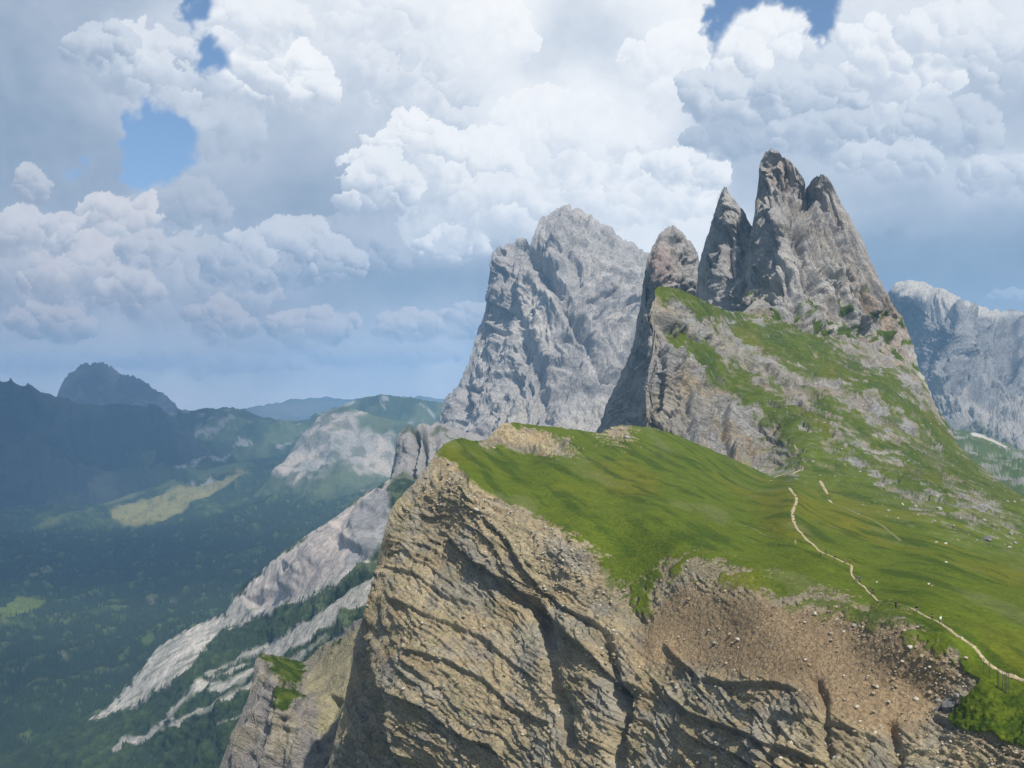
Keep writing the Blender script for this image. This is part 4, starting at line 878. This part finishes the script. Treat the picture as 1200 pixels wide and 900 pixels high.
# trodden paths: thin ribbons lying on the turf
M_PATH = plain_mat('trodden_gravel', (.33, .27, .165), .95, .3, 1.2)
M_FAINT = plain_mat('faint_trodden_grass', (.115, .125, .04), .95, .3, .8)
def path(pts, w0, w1, mat, label, lift=.12):
    pts = np.array(pts, float); seg = np.hypot(*np.diff(pts, axis=0).T); t = np.concatenate([[0], np.cumsum(seg)])
    u = np.linspace(0, t[-1], max(4, int(t[-1] / 1.3))); xs, ys = np.interp(u, t, pts[:, 0]), np.interp(u, t, pts[:, 1])
    ker = np.array([1, 2, 3, 2, 1]) / 9.0
    for _ in range(2):
        xs[2:-2] = np.convolve(xs, ker, 'valid'); ys[2:-2] = np.convolve(ys, ker, 'valid')
    PN = [place(x, y) for x, y in zip(xs, ys)]; P = np.array([p for p, _ in PN]); Nn = np.array([n for _, n in PN])
    P[2:-2] = np.stack([np.convolve(P[:, k], ker, 'valid') for k in range(3)], 1)
    T = np.gradient(P, axis=0); S = np.cross(T, Nn); S /= np.linalg.norm(S, axis=1)[:, None] + 1e-9
    V = []; F = []; rr = random.Random(len(pts))
    for i in range(len(P)):
        w = (w0 + (w1 - w0) * i / len(P)) * rr.uniform(.55, 1.3) * .5
        for s_, h in ((-1, -.25), (-.75, lift), (.75, lift), (1, -.25)):
            V.append(P[i] + S[i] * w * s_ + Nn[i] * h)
    for i in range(len(P) - 1):
        for k in range(3): F.append((i * 4 + k, i * 4 + k + 1, i * 4 + k + 5, i * 4 + k + 4))
    return link('path', from_py('path', V, F, mat, True), label=label, kind='structure')
path([(1225,806),(1206,800),(1188,794),(1176,789),(1163,782),(1154,774),(1150,767),(1142,758),(1130,751),(1120,746),(1111,738),(1101,730),(1092,724),(1080,718),(1068,713)], 1.35, .6, M_PATH, 'pale gravel footpath near the fence posts')
path([(1029,707),(1022,699),(1012,688),(1003,681),(998,676),(996.5,669),(999,665),(994,662),(986,659),(977,654),(966,648),(957,643),(946,631),(937,621),(929.5,612),(928,601),(930.5,594),(934,588),(933,583),(929,577),(925,574)], .6, 1.3, M_PATH, 'pale footpath crossing the meadow')
path([(1068,713),(1058,711.5),(1046,710.5),(1036,709),(1029,707)], .7, .6, M_FAINT, 'faint worn link between the two footpaths')
path([(905,560),(918,556),(930,555),(936,551),(942,546),(943,541)], 2.2, 1.6, M_PATH, 'short bare path below the crag')
path([(930,521),(932,524),(934,528)], 1.2, 1.2, M_PATH, 'scrap of path above the crag')
path([(961,564),(965,571),(970,579),(971.5,587),(975,591)], 1.8, 1.4, M_PATH, 'short pale upper path on the slope')
path([(975,591),(986,594),(1000,600),(1018,608),(1034,617),(1046,627),(1056,634)], 2.6, 1.4, M_FAINT, 'faint trail running on from the upper path')
path([(634,503),(648,511),(660,517),(670,524),(679,532),(687,538)], 2.6, 1.8, M_FAINT, 'faint trail on the grassy knoll')
path([(862,614),(880,619),(897,626),(911,631)], .9, .6, M_FAINT, 'faint trail on the meadow left of the footpath')

# boulders
def rock_mesh(name, mat, seed, sx=1, sy=1, sz=.8, sub=2):
    bm = bmesh.new(); bmesh.ops.create_icosphere(bm, subdivisions=sub, radius=1.0)
    co = np.array([v.co[:] for v in bm.verts]); r = np.random.RandomState(seed)
    for _ in range(9):
        d = r.normal(size=3); d /= np.linalg.norm(d); lim = r.uniform(.45, .8); k = co @ d
        co = co - np.clip(k - lim, 0, None)[:, None] * d * .9
    co += .10 * np.stack([perlin(co[:, 0] * 2 + seed, co[:, 1] * 2, co[:, 2] * 2 + j, 70) for j in (0, 5, 9)], 1)
    co *= [sx, sy, sz]
    for v, c in zip(bm.verts, co): v.co = c
    me = bpy.data.meshes.new(name); bm.to_mesh(me); bm.free(); me.materials.append(mat); return me
M_STONE_W = plain_mat('pale_limestone', (.46, .43, .37), .9, .25, 1.5)
M_STONE_G = plain_mat('grey_dolomite_stone', (.24, .23, .21), .9, .3, 1.2)
M_STONE_D = plain_mat('dark_weathered_stone', (.13, .125, .12), .9, .35, 1.2)
M_STONE_T = plain_mat('tan_stone', (.31, .25, .165), .9, .3, 1.5)
BOULDERS = [(1068,759,6.5,M_STONE_W,'white boulder alone on the brown earth slope'),
    (1112,826,17,M_STONE_D,'big dark craggy boulder where the earth slope meets the lower turf'),
    (1100,832,9,M_STONE_D,'dark boulder leaning against the big craggy one'),
    (1122,815,8,M_STONE_G,'grey boulder at the upper end of the dark craggy one'),
    (1131,772,5,M_STONE_T,'tan boulder beside the bend of the gravel footpath'),
    (1126,749,3.4,M_STONE_W,'flat pale stone across the footpath above the fence posts'),
    (1120,748,2.6,M_STONE_G,'small grey stone next to the flat pale one on the footpath'),
    (1155,634,9,M_STONE_D,'large dark boulder alone on the right meadow slope'),
    (1088,685,3.2,M_STONE_W,'white flat stone in the meadow, one of a touching pair'),
    (1092,686.5,2.6,M_STONE_T,'tan stone touching the white flat stone in the meadow'),
    (1027,683,2.8,M_STONE_W,'white stone in the meadow right of the hikers'),
    (903,564,2.6,M_STONE_W,'white stone at the foot of the crag, left end of the short path'),
    (735,513,6,M_STONE_G,'grey rock below the tan knob on the crest'),
    (728,504,8,M_STONE_T,'tan rock knob on the crest of the meadow'),
    (716,503,5,M_STONE_T,'small tan rock at the left of the crest knob'),
    (1097,636,3.4,M_STONE_W,'pale stone, upper one of a row on the right slope'),
    (1108,638,3.6,M_STONE_W,'pale long stone ending the row on the right slope'),
    (1109,659,3,M_STONE_W,'small pale stone below the row on the right slope'),
    (1157,611,5,M_STONE_W,'pale slab above the large dark boulder'),
    (1183,628,5,M_STONE_G,'grey slab right of the large dark boulder'),
    (1183,643,4,M_STONE_W,'pale stone below the grey slab'),
    (1057,593,4,M_STONE_W,'pale stone above the green hollow under the rock ledges'),
    (1052,608,3.4,M_STONE_T,'tan stone in the green hollow under the rock ledges'),
    (1100,598,6,M_STONE_G,'grey block at the foot of the long rock ledge'),
    (1124,611,5,M_STONE_G,'grey block lowest under the long rock ledge'),
    (1006,603,3.2,M_STONE_G,'grey stone on the faint upper trail'),
    (524,631,9,M_STONE_T,'rounded tan block on the nose of the overhanging ledge'),
    (541,640,6,M_STONE_G,'grey block right behind the nose of the overhanging ledge')]
for i, (x, y, s, m, lab) in enumerate(BOULDERS):
    p, n = place(x, y); rad = s * p[1] / FOC * .62
    o = link('boulder', rock_mesh('boulder', m, 40 + i, 1.25 if i % 2 else 1.0, 1.0, .75, 3 if s > 8 else 2), loc=p + n * rad * .25, label=lab, cat='boulder')
    o.scale = (rad, rad, rad); o.rotation_euler = (0, .2 * (i % 3 - 1), i * 1.3)

# loose stones: too many to count
def rubble(name, b, n, sel, size, mats, seed, label):
    r = np.random.RandomState(seed); P = b['P']; px, py = b['px'], b['py']
    wgt = sel(px, py, b['grass']).ravel().astype(float); wgt /= wgt.sum()
    pick = r.choice(wgt.size, n, p=wgt); pos = P.reshape(-1, 3)[pick] + r.normal(size=(n, 3)) * .25; D = pos[:, 1]
    base = []
    for k in range(6):
        bm = bmesh.new(); bmesh.ops.create_icosphere(bm, subdivisions=1, radius=1.0)
        c = np.array([v.co[:] for v in bm.verts]) * (1 + .35 * r.uniform(-1, 1, (len(bm.verts), 1))) * [1, 1, .7]
        f = np.array([[v.index for v in q.verts] for q in bm.faces]); bm.free(); base.append((c, f))
    V = []; F = []; MI = []; off = 0
    s = size[0] * (size[1] / size[0]) ** (r.rand(n) ** 2.6)
    a = r.rand(n) * 6.28
    for i in range(n):
        c, f = base[i % 6]; ca, sa = math.cos(a[i]), math.sin(a[i])
        q = np.stack([c[:, 0] * ca - c[:, 1] * sa, c[:, 0] * sa + c[:, 1] * ca, c[:, 2]], 1) * s[i] + pos[i]
        V.append(q); F.append(f + off); off += len(c); MI.append(np.full(len(f), int(r.rand() ** 1.3 * len(mats))))
    V = np.concatenate(V); F = np.concatenate(F); MI = np.concatenate(MI)
    me = bpy.data.meshes.new(name); me.vertices.add(len(V)); me.vertices.foreach_set('co', V.astype(np.float32).ravel())
    me.loops.add(F.size); me.loops.foreach_set('vertex_index', F.astype(np.int32).ravel())
    me.polygons.add(len(F)); me.polygons.foreach_set('loop_start', np.arange(0, F.size, 3, dtype=np.int32))
    for m in mats: me.materials.append(m)
    me.polygons.foreach_set('material_index', MI.astype(np.int32)); me.update(calc_edges=True)
    return link(name, me, kind='stuff', label=label)
M_R1 = plain_mat('rubble_tan', (.29, .235, .15), .95, .3, 3); M_R2 = plain_mat('rubble_grey', (.27, .255, .215), .95, .3, 3); M_R3 = plain_mat('rubble_pale', (.42, .38, .30), .95, .25, 3); M_R4 = plain_mat('rubble_brown', (.19, .135, .08), .95, .3, 3)
rubble('rubble', RB, 4500, lambda x, y, g: (g < .5) * (sstep(-55, 0, inpoly(x, y, NR_TURF)) * (x > 690) * 2.2 + .3 * (inpoly(x, y, NR_BOWL) > 0)), (.06, .34), [M_R1, M_R4, M_R4, M_R1, M_R2, M_R3], 3, 'loose stones on the earth and gravel slopes')
rubble('rubble', RB, 6500, lambda x, y, g: (g < .5) * (sstep(-95, 0, inpoly(x, y, NR_TURF)) * (x < 720) * (y > 520) + .12 * (y > 640) * (x > 440)), (.12, .7), [M_R1, M_R1, M_R2, M_R3], 4, 'broken stones on the tan cliff')
rubble('rubble', HB, 500, lambda x, y, g: sstep(.2, .6, g) * (x > 860) * (y > 480) * (inpoly(x, y, HB_MEADOW) < 30), (.2, 1.2), [M_R2, M_R2, M_R1], 5, 'scattered stones on the steep turf slope')

# ------------------------------------------------------------------ trees
M_SPRUCE = plain_mat('spruce_needles', (.030, .052, .024), .9, .45, .6); M_BARK = plain_mat('spruce_bark', (.10, .075, .05), .9, .3, 2)
def spruce_mesh(seed, tiers=5, n=7):
    r = random.Random(seed); V = []; F = []; MI = []
    def ring(z, rad, jag):
        i0 = len(V)
        for k in range(n):
            a = 6.283 * k / n + r.uniform(-.15, .15); q = rad * (1 + jag * r.uniform(-1, .6))
            V.append((q * math.cos(a), q * math.sin(a), z - (.02 if k % 2 else -.015)))
        return i0
    a = ring(-.12, .022, 0); b = ring(.16, .018, 0)
    for k in range(n): F.append((a + k, a + (k + 1) % n, b + (k + 1) % n, b + k)); MI.append(1)
    for t in range(tiers):
        z0 = .10 + .17 * t; z1 = min(1.0, z0 + .30 - .01 * t); rad = .185 * (1 - t / (tiers + .4)) + .015
        a = ring(z0, rad, .35); V.append((r.uniform(-.01, .01), r.uniform(-.01, .01), z1)); top = len(V) - 1
        for k in range(n): F.append((a + k, a + (k + 1) % n, top)); MI.append(0)
    me = from_py('spruce_tree', V, F, M_SPRUCE); me.materials.append(M_BARK); me.polygons.foreach_set('material_index', MI); return me
SPR = [spruce_mesh(s) for s in range(4)]
FB = BODIES['flank']; VB = BODIES['valley']
def pick_points(b, n, mask, seed):
    P = b['P']; du = np.linalg.norm(np.gradient(P, axis=1), axis=2); dv = np.linalg.norm(np.gradient(P, axis=0), axis=2)
    w = (np.minimum(du * dv, 4000) * mask).ravel(); w = w / w.sum(); r = np.random.RandomState(seed)
    k = r.choice(w.size, n, p=w); j, i = np.unravel_index(k, du.shape)
    j2, i2 = np.minimum(j + 1, P.shape[0] - 1), np.minimum(i + 1, P.shape[1] - 1); a = r.rand(n, 1); c = r.rand(n, 1)
    return (P[j, i] * (1 - a) + P[j, i2] * a) * (1 - c) + (P[j2, i] * (1 - a) + P[j2, i2] * a) * c
g_ = FB['grass']; x_, y_ = FB['px'], FB['py']
near = pick_points(FB, 260, (g_ > .6) * (x_ > 170) * (x_ < 432) * (y_ > 655) * (y_ < 800) * (inpoly(x_, y_, FL_S1) > -40), 21)
rs = random.Random(8); first = None
for k, p in enumerate(near):
    o = link('spruce_tree', SPR[k % 4], loc=p, label='dark spruce on the slope between the pale scree fans', cat='tree', group='spruces between the scree fans')
    h = rs.uniform(3.2, 5.8); o.scale = (h, h, h); o.rotation_euler = (0, 0, rs.uniform(0, 6.28)); first = first or o
nF = 7000
f1_ = pick_points(FB, nF, (g_ > .55) * (x_ > -140) * (fbm(FB['P'][..., 0] / 60, FB['P'][..., 1] / 60, 0 * x_, 3, 22) > -.15) * sstep(430, 360, x_), 22)
gv = VB['grass'] * (VB['P'][..., 1] < 4600) * (VB['P'][..., 1] > 1500)
f2_ = pick_points(VB, 95000, (gv > .5) * sstep(-.5, .1, fbm(VB['P'][..., 0] / 90, VB['P'][..., 1] / 90, 0 * VB['px'], 4, 24)), 23)
fp = np.concatenate([f1_, f2_])
me = bpy.data.meshes.new('forest'); me.vertices.add(len(fp)); me.vertices.foreach_set('co', fp.astype(np.float32).ravel())
rr = np.random.RandomState(4); me.attributes.new('size', 'FLOAT', 'POINT').data.foreach_set('value', ((6.5 + 7 * rr.rand(len(fp)) ** 1.2) * np.where(np.arange(len(fp)) < nF, .42, 1.0)).astype(np.float32))
me.attributes.new('turn', 'FLOAT_VECTOR', 'POINT').data.foreach_set('vector', np.stack([0 * fp[:, 0], 0 * fp[:, 0], rr.rand(len(fp)) * 6.28], 1).astype(np.float32).ravel())
fo = link('forest', me, kind='stuff', label='dark spruce forest covering the valley')
ng = bpy.data.node_groups.new('plant_forest', 'GeometryNodeTree')
ng.interface.new_socket('Geometry', in_out='INPUT', socket_type='NodeSocketGeometry'); ng.interface.new_socket('Geometry', in_out='OUTPUT', socket_type='NodeSocketGeometry')
gi = ng.nodes.new('NodeGroupInput'); go = ng.nodes.new('NodeGroupOutput'); ip = ng.nodes.new('GeometryNodeInstanceOnPoints'); oi = ng.nodes.new('GeometryNodeObjectInfo')
oi.inputs['Object'].default_value = first; oi.transform_space = 'ORIGINAL'; oi.inputs['As Instance'].default_value = True
a1 = ng.nodes.new('GeometryNodeInputNamedAttribute'); a1.data_type = 'FLOAT'; a1.inputs['Name'].default_value = 'size'
a2 = ng.nodes.new('GeometryNodeInputNamedAttribute'); a2.data_type = 'FLOAT_VECTOR'; a2.inputs['Name'].default_value = 'turn'
ng.links.new(gi.outputs[0], ip.inputs['Points']); ng.links.new(oi.outputs['Geometry'], ip.inputs['Instance'])
ng.links.new(a1.outputs[0], ip.inputs['Scale']); ng.links.new(a2.outputs[0], ip.inputs['Rotation']); ng.links.new(ip.outputs[0], go.inputs[0])
fo.modifiers.new('plant', 'NODES').node_group = ng

# ------------------------------------------------------------------ fence posts by the path
M_POST = plain_mat('weathered_post', (.10, .085, .065), .85, .3, 3)
p0, _ = place(1168, 808); fence = link('fence', None, loc=p0, label='line of thin dark wooden posts beside the gravel path', cat='fence')
bm = bmesh.new(); bmesh.ops.create_cone(bm, cap_ends=True, segments=7, radius1=.065, radius2=.055, depth=1.0, matrix=__import__('mathutils').Matrix.Translation((0, 0, .5)))
pm = bpy.data.meshes.new('post'); bm.to_mesh(pm); bm.free(); pm.materials.append(M_POST)
for x, y, t in ((1153,790,772),(1160,797,778),(1169,806,785),(1170.6,807,786),(1175,810,786),(1178,813,787),(1180,813,788),(1182.4,815,788)):
    p, _ = place(x, y); o = link('post', pm, parent=fence, loc=p - p0 - np.array([0, 0, .15])); o.scale = (1, 1, (y - t) * p[1] / FOC + .15); o.rotation_euler = (.02, .03 * (x % 2 - 1), 0)

# ------------------------------------------------------------------ hikers
M_SKIN = plain_mat('skin', (.42, .25, .18), .6, .08, 10); M_HAIR = plain_mat('dark_hair', (.03, .022, .016), .7, .2, 20)
def skinned(name, chains, mat, sub=1):
    """one continuous surface grown over a jointed skeleton"""
    me = bpy.data.meshes.new(name); V = []; E = []; R = []; idx = {}
    for ch in chains:
        prev = None
        for key, co, r in ch:
            if key not in idx: idx[key] = len(V); V.append(co); R.append(r)
            if prev is not None and (prev, idx[key]) not in E: E.append((prev, idx[key]))
            prev = idx[key]
    me.from_pydata(V, E, []); o = bpy.data.objects.new(name, me); COL.objects.link(o)
    md = o.modifiers.new('skin', 'SKIN')
    for i, d in enumerate(me.skin_vertices[0].data): d.radius = (R[i], R[i]); d.use_root = i == 0
    if sub: o.modifiers.new('round', 'SUBSURF').levels = sub
    dg = bpy.context.evaluated_depsgraph_get(); dg.update(); out = bpy.data.meshes.new_from_object(o.evaluated_get(dg))
    bpy.data.objects.remove(o); out.name = name; out.materials.clear(); out.materials.append(mat)
    out.polygons.foreach_set('use_smooth', [True] * len(out.polygons)); return out
def pose(stride, arm):
    J = {'pelvis': (0, 0, .92), 'waist': (0, -.01, 1.06), 'chest': (0, -.02, 1.28), 'neck': (0, -.03, 1.45), 'chin': (0, -.05, 1.53), 'head': (0, -.05, 1.62), 'crown': (0, -.04, 1.69)}
    for s, n in ((-1, 'l'), (1, 'r')):
        k = stride * s
        J['hip' + n] = (.09 * s, 0, .88); J['knee' + n] = (.10 * s, -.20 * k - .03, .48); J['ankle' + n] = (.10 * s, -.34 * k + .02, .09 + .05 * max(0, -k)); J['toe' + n] = (.11 * s, -.34 * k - .15, .04 + .03 * max(0, -k))
        J['sho' + n] = (.18 * s, -.02, 1.40); J['elb' + n] = (.24 * s, .02 + .14 * k * arm, 1.13); J['wri' + n] = (.23 * s, -.10 + .24 * k * arm, .91); J['palm' + n] = (.23 * s, -.13 + .27 * k * arm, .84)
    return J
def person_meshes(stride, arm):
    J = pose(stride, arm); c = lambda *a: [(k, J[k], r) for k, r in a]
    body_ = [c(('pelvis', .12), ('waist', .11), ('chest', .13), ('neck', .055), ('chin', .07), ('head', .09), ('crown', .07)), [('head', J['head'], .09), ('nose', (0, -.155, 1.61), .014)]]
    for n, s in (('l', -1), ('r', 1)):
        body_ += [c(('pelvis', .12), ('hip' + n, .09), ('knee' + n, .06), ('ankle' + n, .042), ('toe' + n, .04)), c(('chest', .13), ('sho' + n, .06), ('elb' + n, .042), ('wri' + n, .03), ('palm' + n, .036))]
        P = J['palm' + n]
        for q, (dx, ln) in enumerate(((-.03, .075), (-.01, .085), (.01, .08), (.03, .06))):
            body_.append([('palm' + n, P, .036), (n + 'f%d' % q, (P[0] + dx * .4, P[1] + dx, P[2] - ln * .55), .009), (n + 'g%d' % q, (P[0] - .015 * s, P[1] + dx * 1.1, P[2] - ln), .008)])
        body_.append([('palm' + n, P, .036), (n + 't', (P[0] - .03 * s, P[1] - .045, P[2] - .02), .011), (n + 'u', (P[0] - .035 * s, P[1] - .06, P[2] - .05), .009)])
    shirt = [c(('pelvis', .145), ('waist', .14), ('chest', .16), ('neck', .075))] + [c(('chest', .16), ('sho' + n, .082), ('elb' + n, .06)) + [('cuff' + n, tuple(.35 * a + .65 * b for a, b in zip(J['elb' + n], J['wri' + n])), .048)] for n in 'lr']
    trous = [[('waist', (0, -.01, 1.0), .135), ('pelvis', (0, 0, .9), .14)] + [('hip' + n, (J['hip' + n][0], 0, .82), .11), ('knee' + n, J['knee' + n], .085), ('ankle' + n, (J['ankle' + n][0], J['ankle' + n][1], J['ankle' + n][2] + .05), .06)] for n in 'lr']
    boots = [[('a' + n, (J['ankle' + n][0], J['ankle' + n][1], J['ankle' + n][2] + .03), .06), ('b' + n, (J['ankle' + n][0], J['ankle' + n][1] - .02, J['ankle' + n][2] - .03), .06), ('c' + n, J['toe' + n], .05)] for n in 'lr']
    hair = [[('h0', (0, .035, 1.60), .075), ('h1', (0, .0, 1.68), .085), ('h2', (0, -.06, 1.705), .06)]]
    return [('body', skinned('body', body_, M_SKIN)), ('shirt', skinned('shirt', shirt, None)), ('trousers', skinned('trousers', trous, None)), ('boot', skinned('boot', boots[:1], None)), ('boot', skinned('boot', boots[1:], None)), ('hair', skinned('hair', hair, None))]
POSES = [person_meshes(1, 1), person_meshes(-1, 1), person_meshes(.15, .2)]
CL = {k: plain_mat(k + '_cloth', v, .85, .15, 6) for k, v in dict(navy=(.018, .024, .05), black=(.012, .012, .014), maroon=(.20, .035, .03), white=(.72, .70, .66), grey=(.12, .12, .125), blue=(.03, .06, .16), olive=(.06, .06, .03), beige=(.36, .29, .19), brown=(.07, .045, .03)).items()}
HIKERS = [(967.5,652,0,'navy','black','hiker in navy with black trousers on the footpath, taller of the upper pair',0.4), (961.5,653,2,'brown','black','hiker in brown standing at the left of the navy hiker',1.2),
    (978.5,658.5,1,'black','grey','hiker in black walking alone between the upper pair and the one in red',.6), (989.5,663.5,0,'grey','black','hiker in grey just behind the one in red',.5), (995.5,664.5,2,'maroon','brown','hiker in a dark red jacket at the bend of the footpath',1.5),
    (1003,683,0,'black','navy','hiker in black with navy trousers below the bend, left of two',.5), (1007.3,683.5,1,'blue','black','hiker in a blue top below the bend, right of two',.5), (1022.8,699.5,0,'navy','navy','hiker all in navy near the lower end of the meadow path',.3),
    (1050,714.5,2,'black','black','hiker all in black on the grass near the cliff edge',2.2), (1074.3,718,1,'black','grey','hiker in black with grey trousers at the top of the gravel path',.4), (1092.5,726,2,'olive','brown','hiker in olive on the gravel path',.7),
    (1102.3,732,0,'white','grey','hiker in a white shirt on the gravel path',.2), (651,551.5,2,'black','brown','hiker in black alone on the grass below the rocky knoll',1.0), (932,640,2,'beige','beige','hiker in beige standing on the grass left of the footpath',.2)]
for x, y, ps, sh, tr, lab, rz in HIKERS:
    p, n = place(x, y)
    e = link('person', None, loc=p + np.array([0, 0, .06]), label=lab, cat='person', group='hikers on the ridge'); e.rotation_euler = (0, 0, rz)
    for nm, me_ in POSES[ps]:
        o = link(nm, me_, parent=e)
        if nm != 'body':
            o.material_slots[0].link = 'OBJECT'; o.material_slots[0].material = {'shirt': CL[sh], 'trousers': CL[tr], 'boot': CL['brown'], 'hair': M_HAIR if sh != 'white' else CL['beige']}[nm]
print('script seconds', round(time.time() - T0, 1), 'faces', sum(len(o.data.polygons) for o in SC.objects if o.type == 'MESH'))
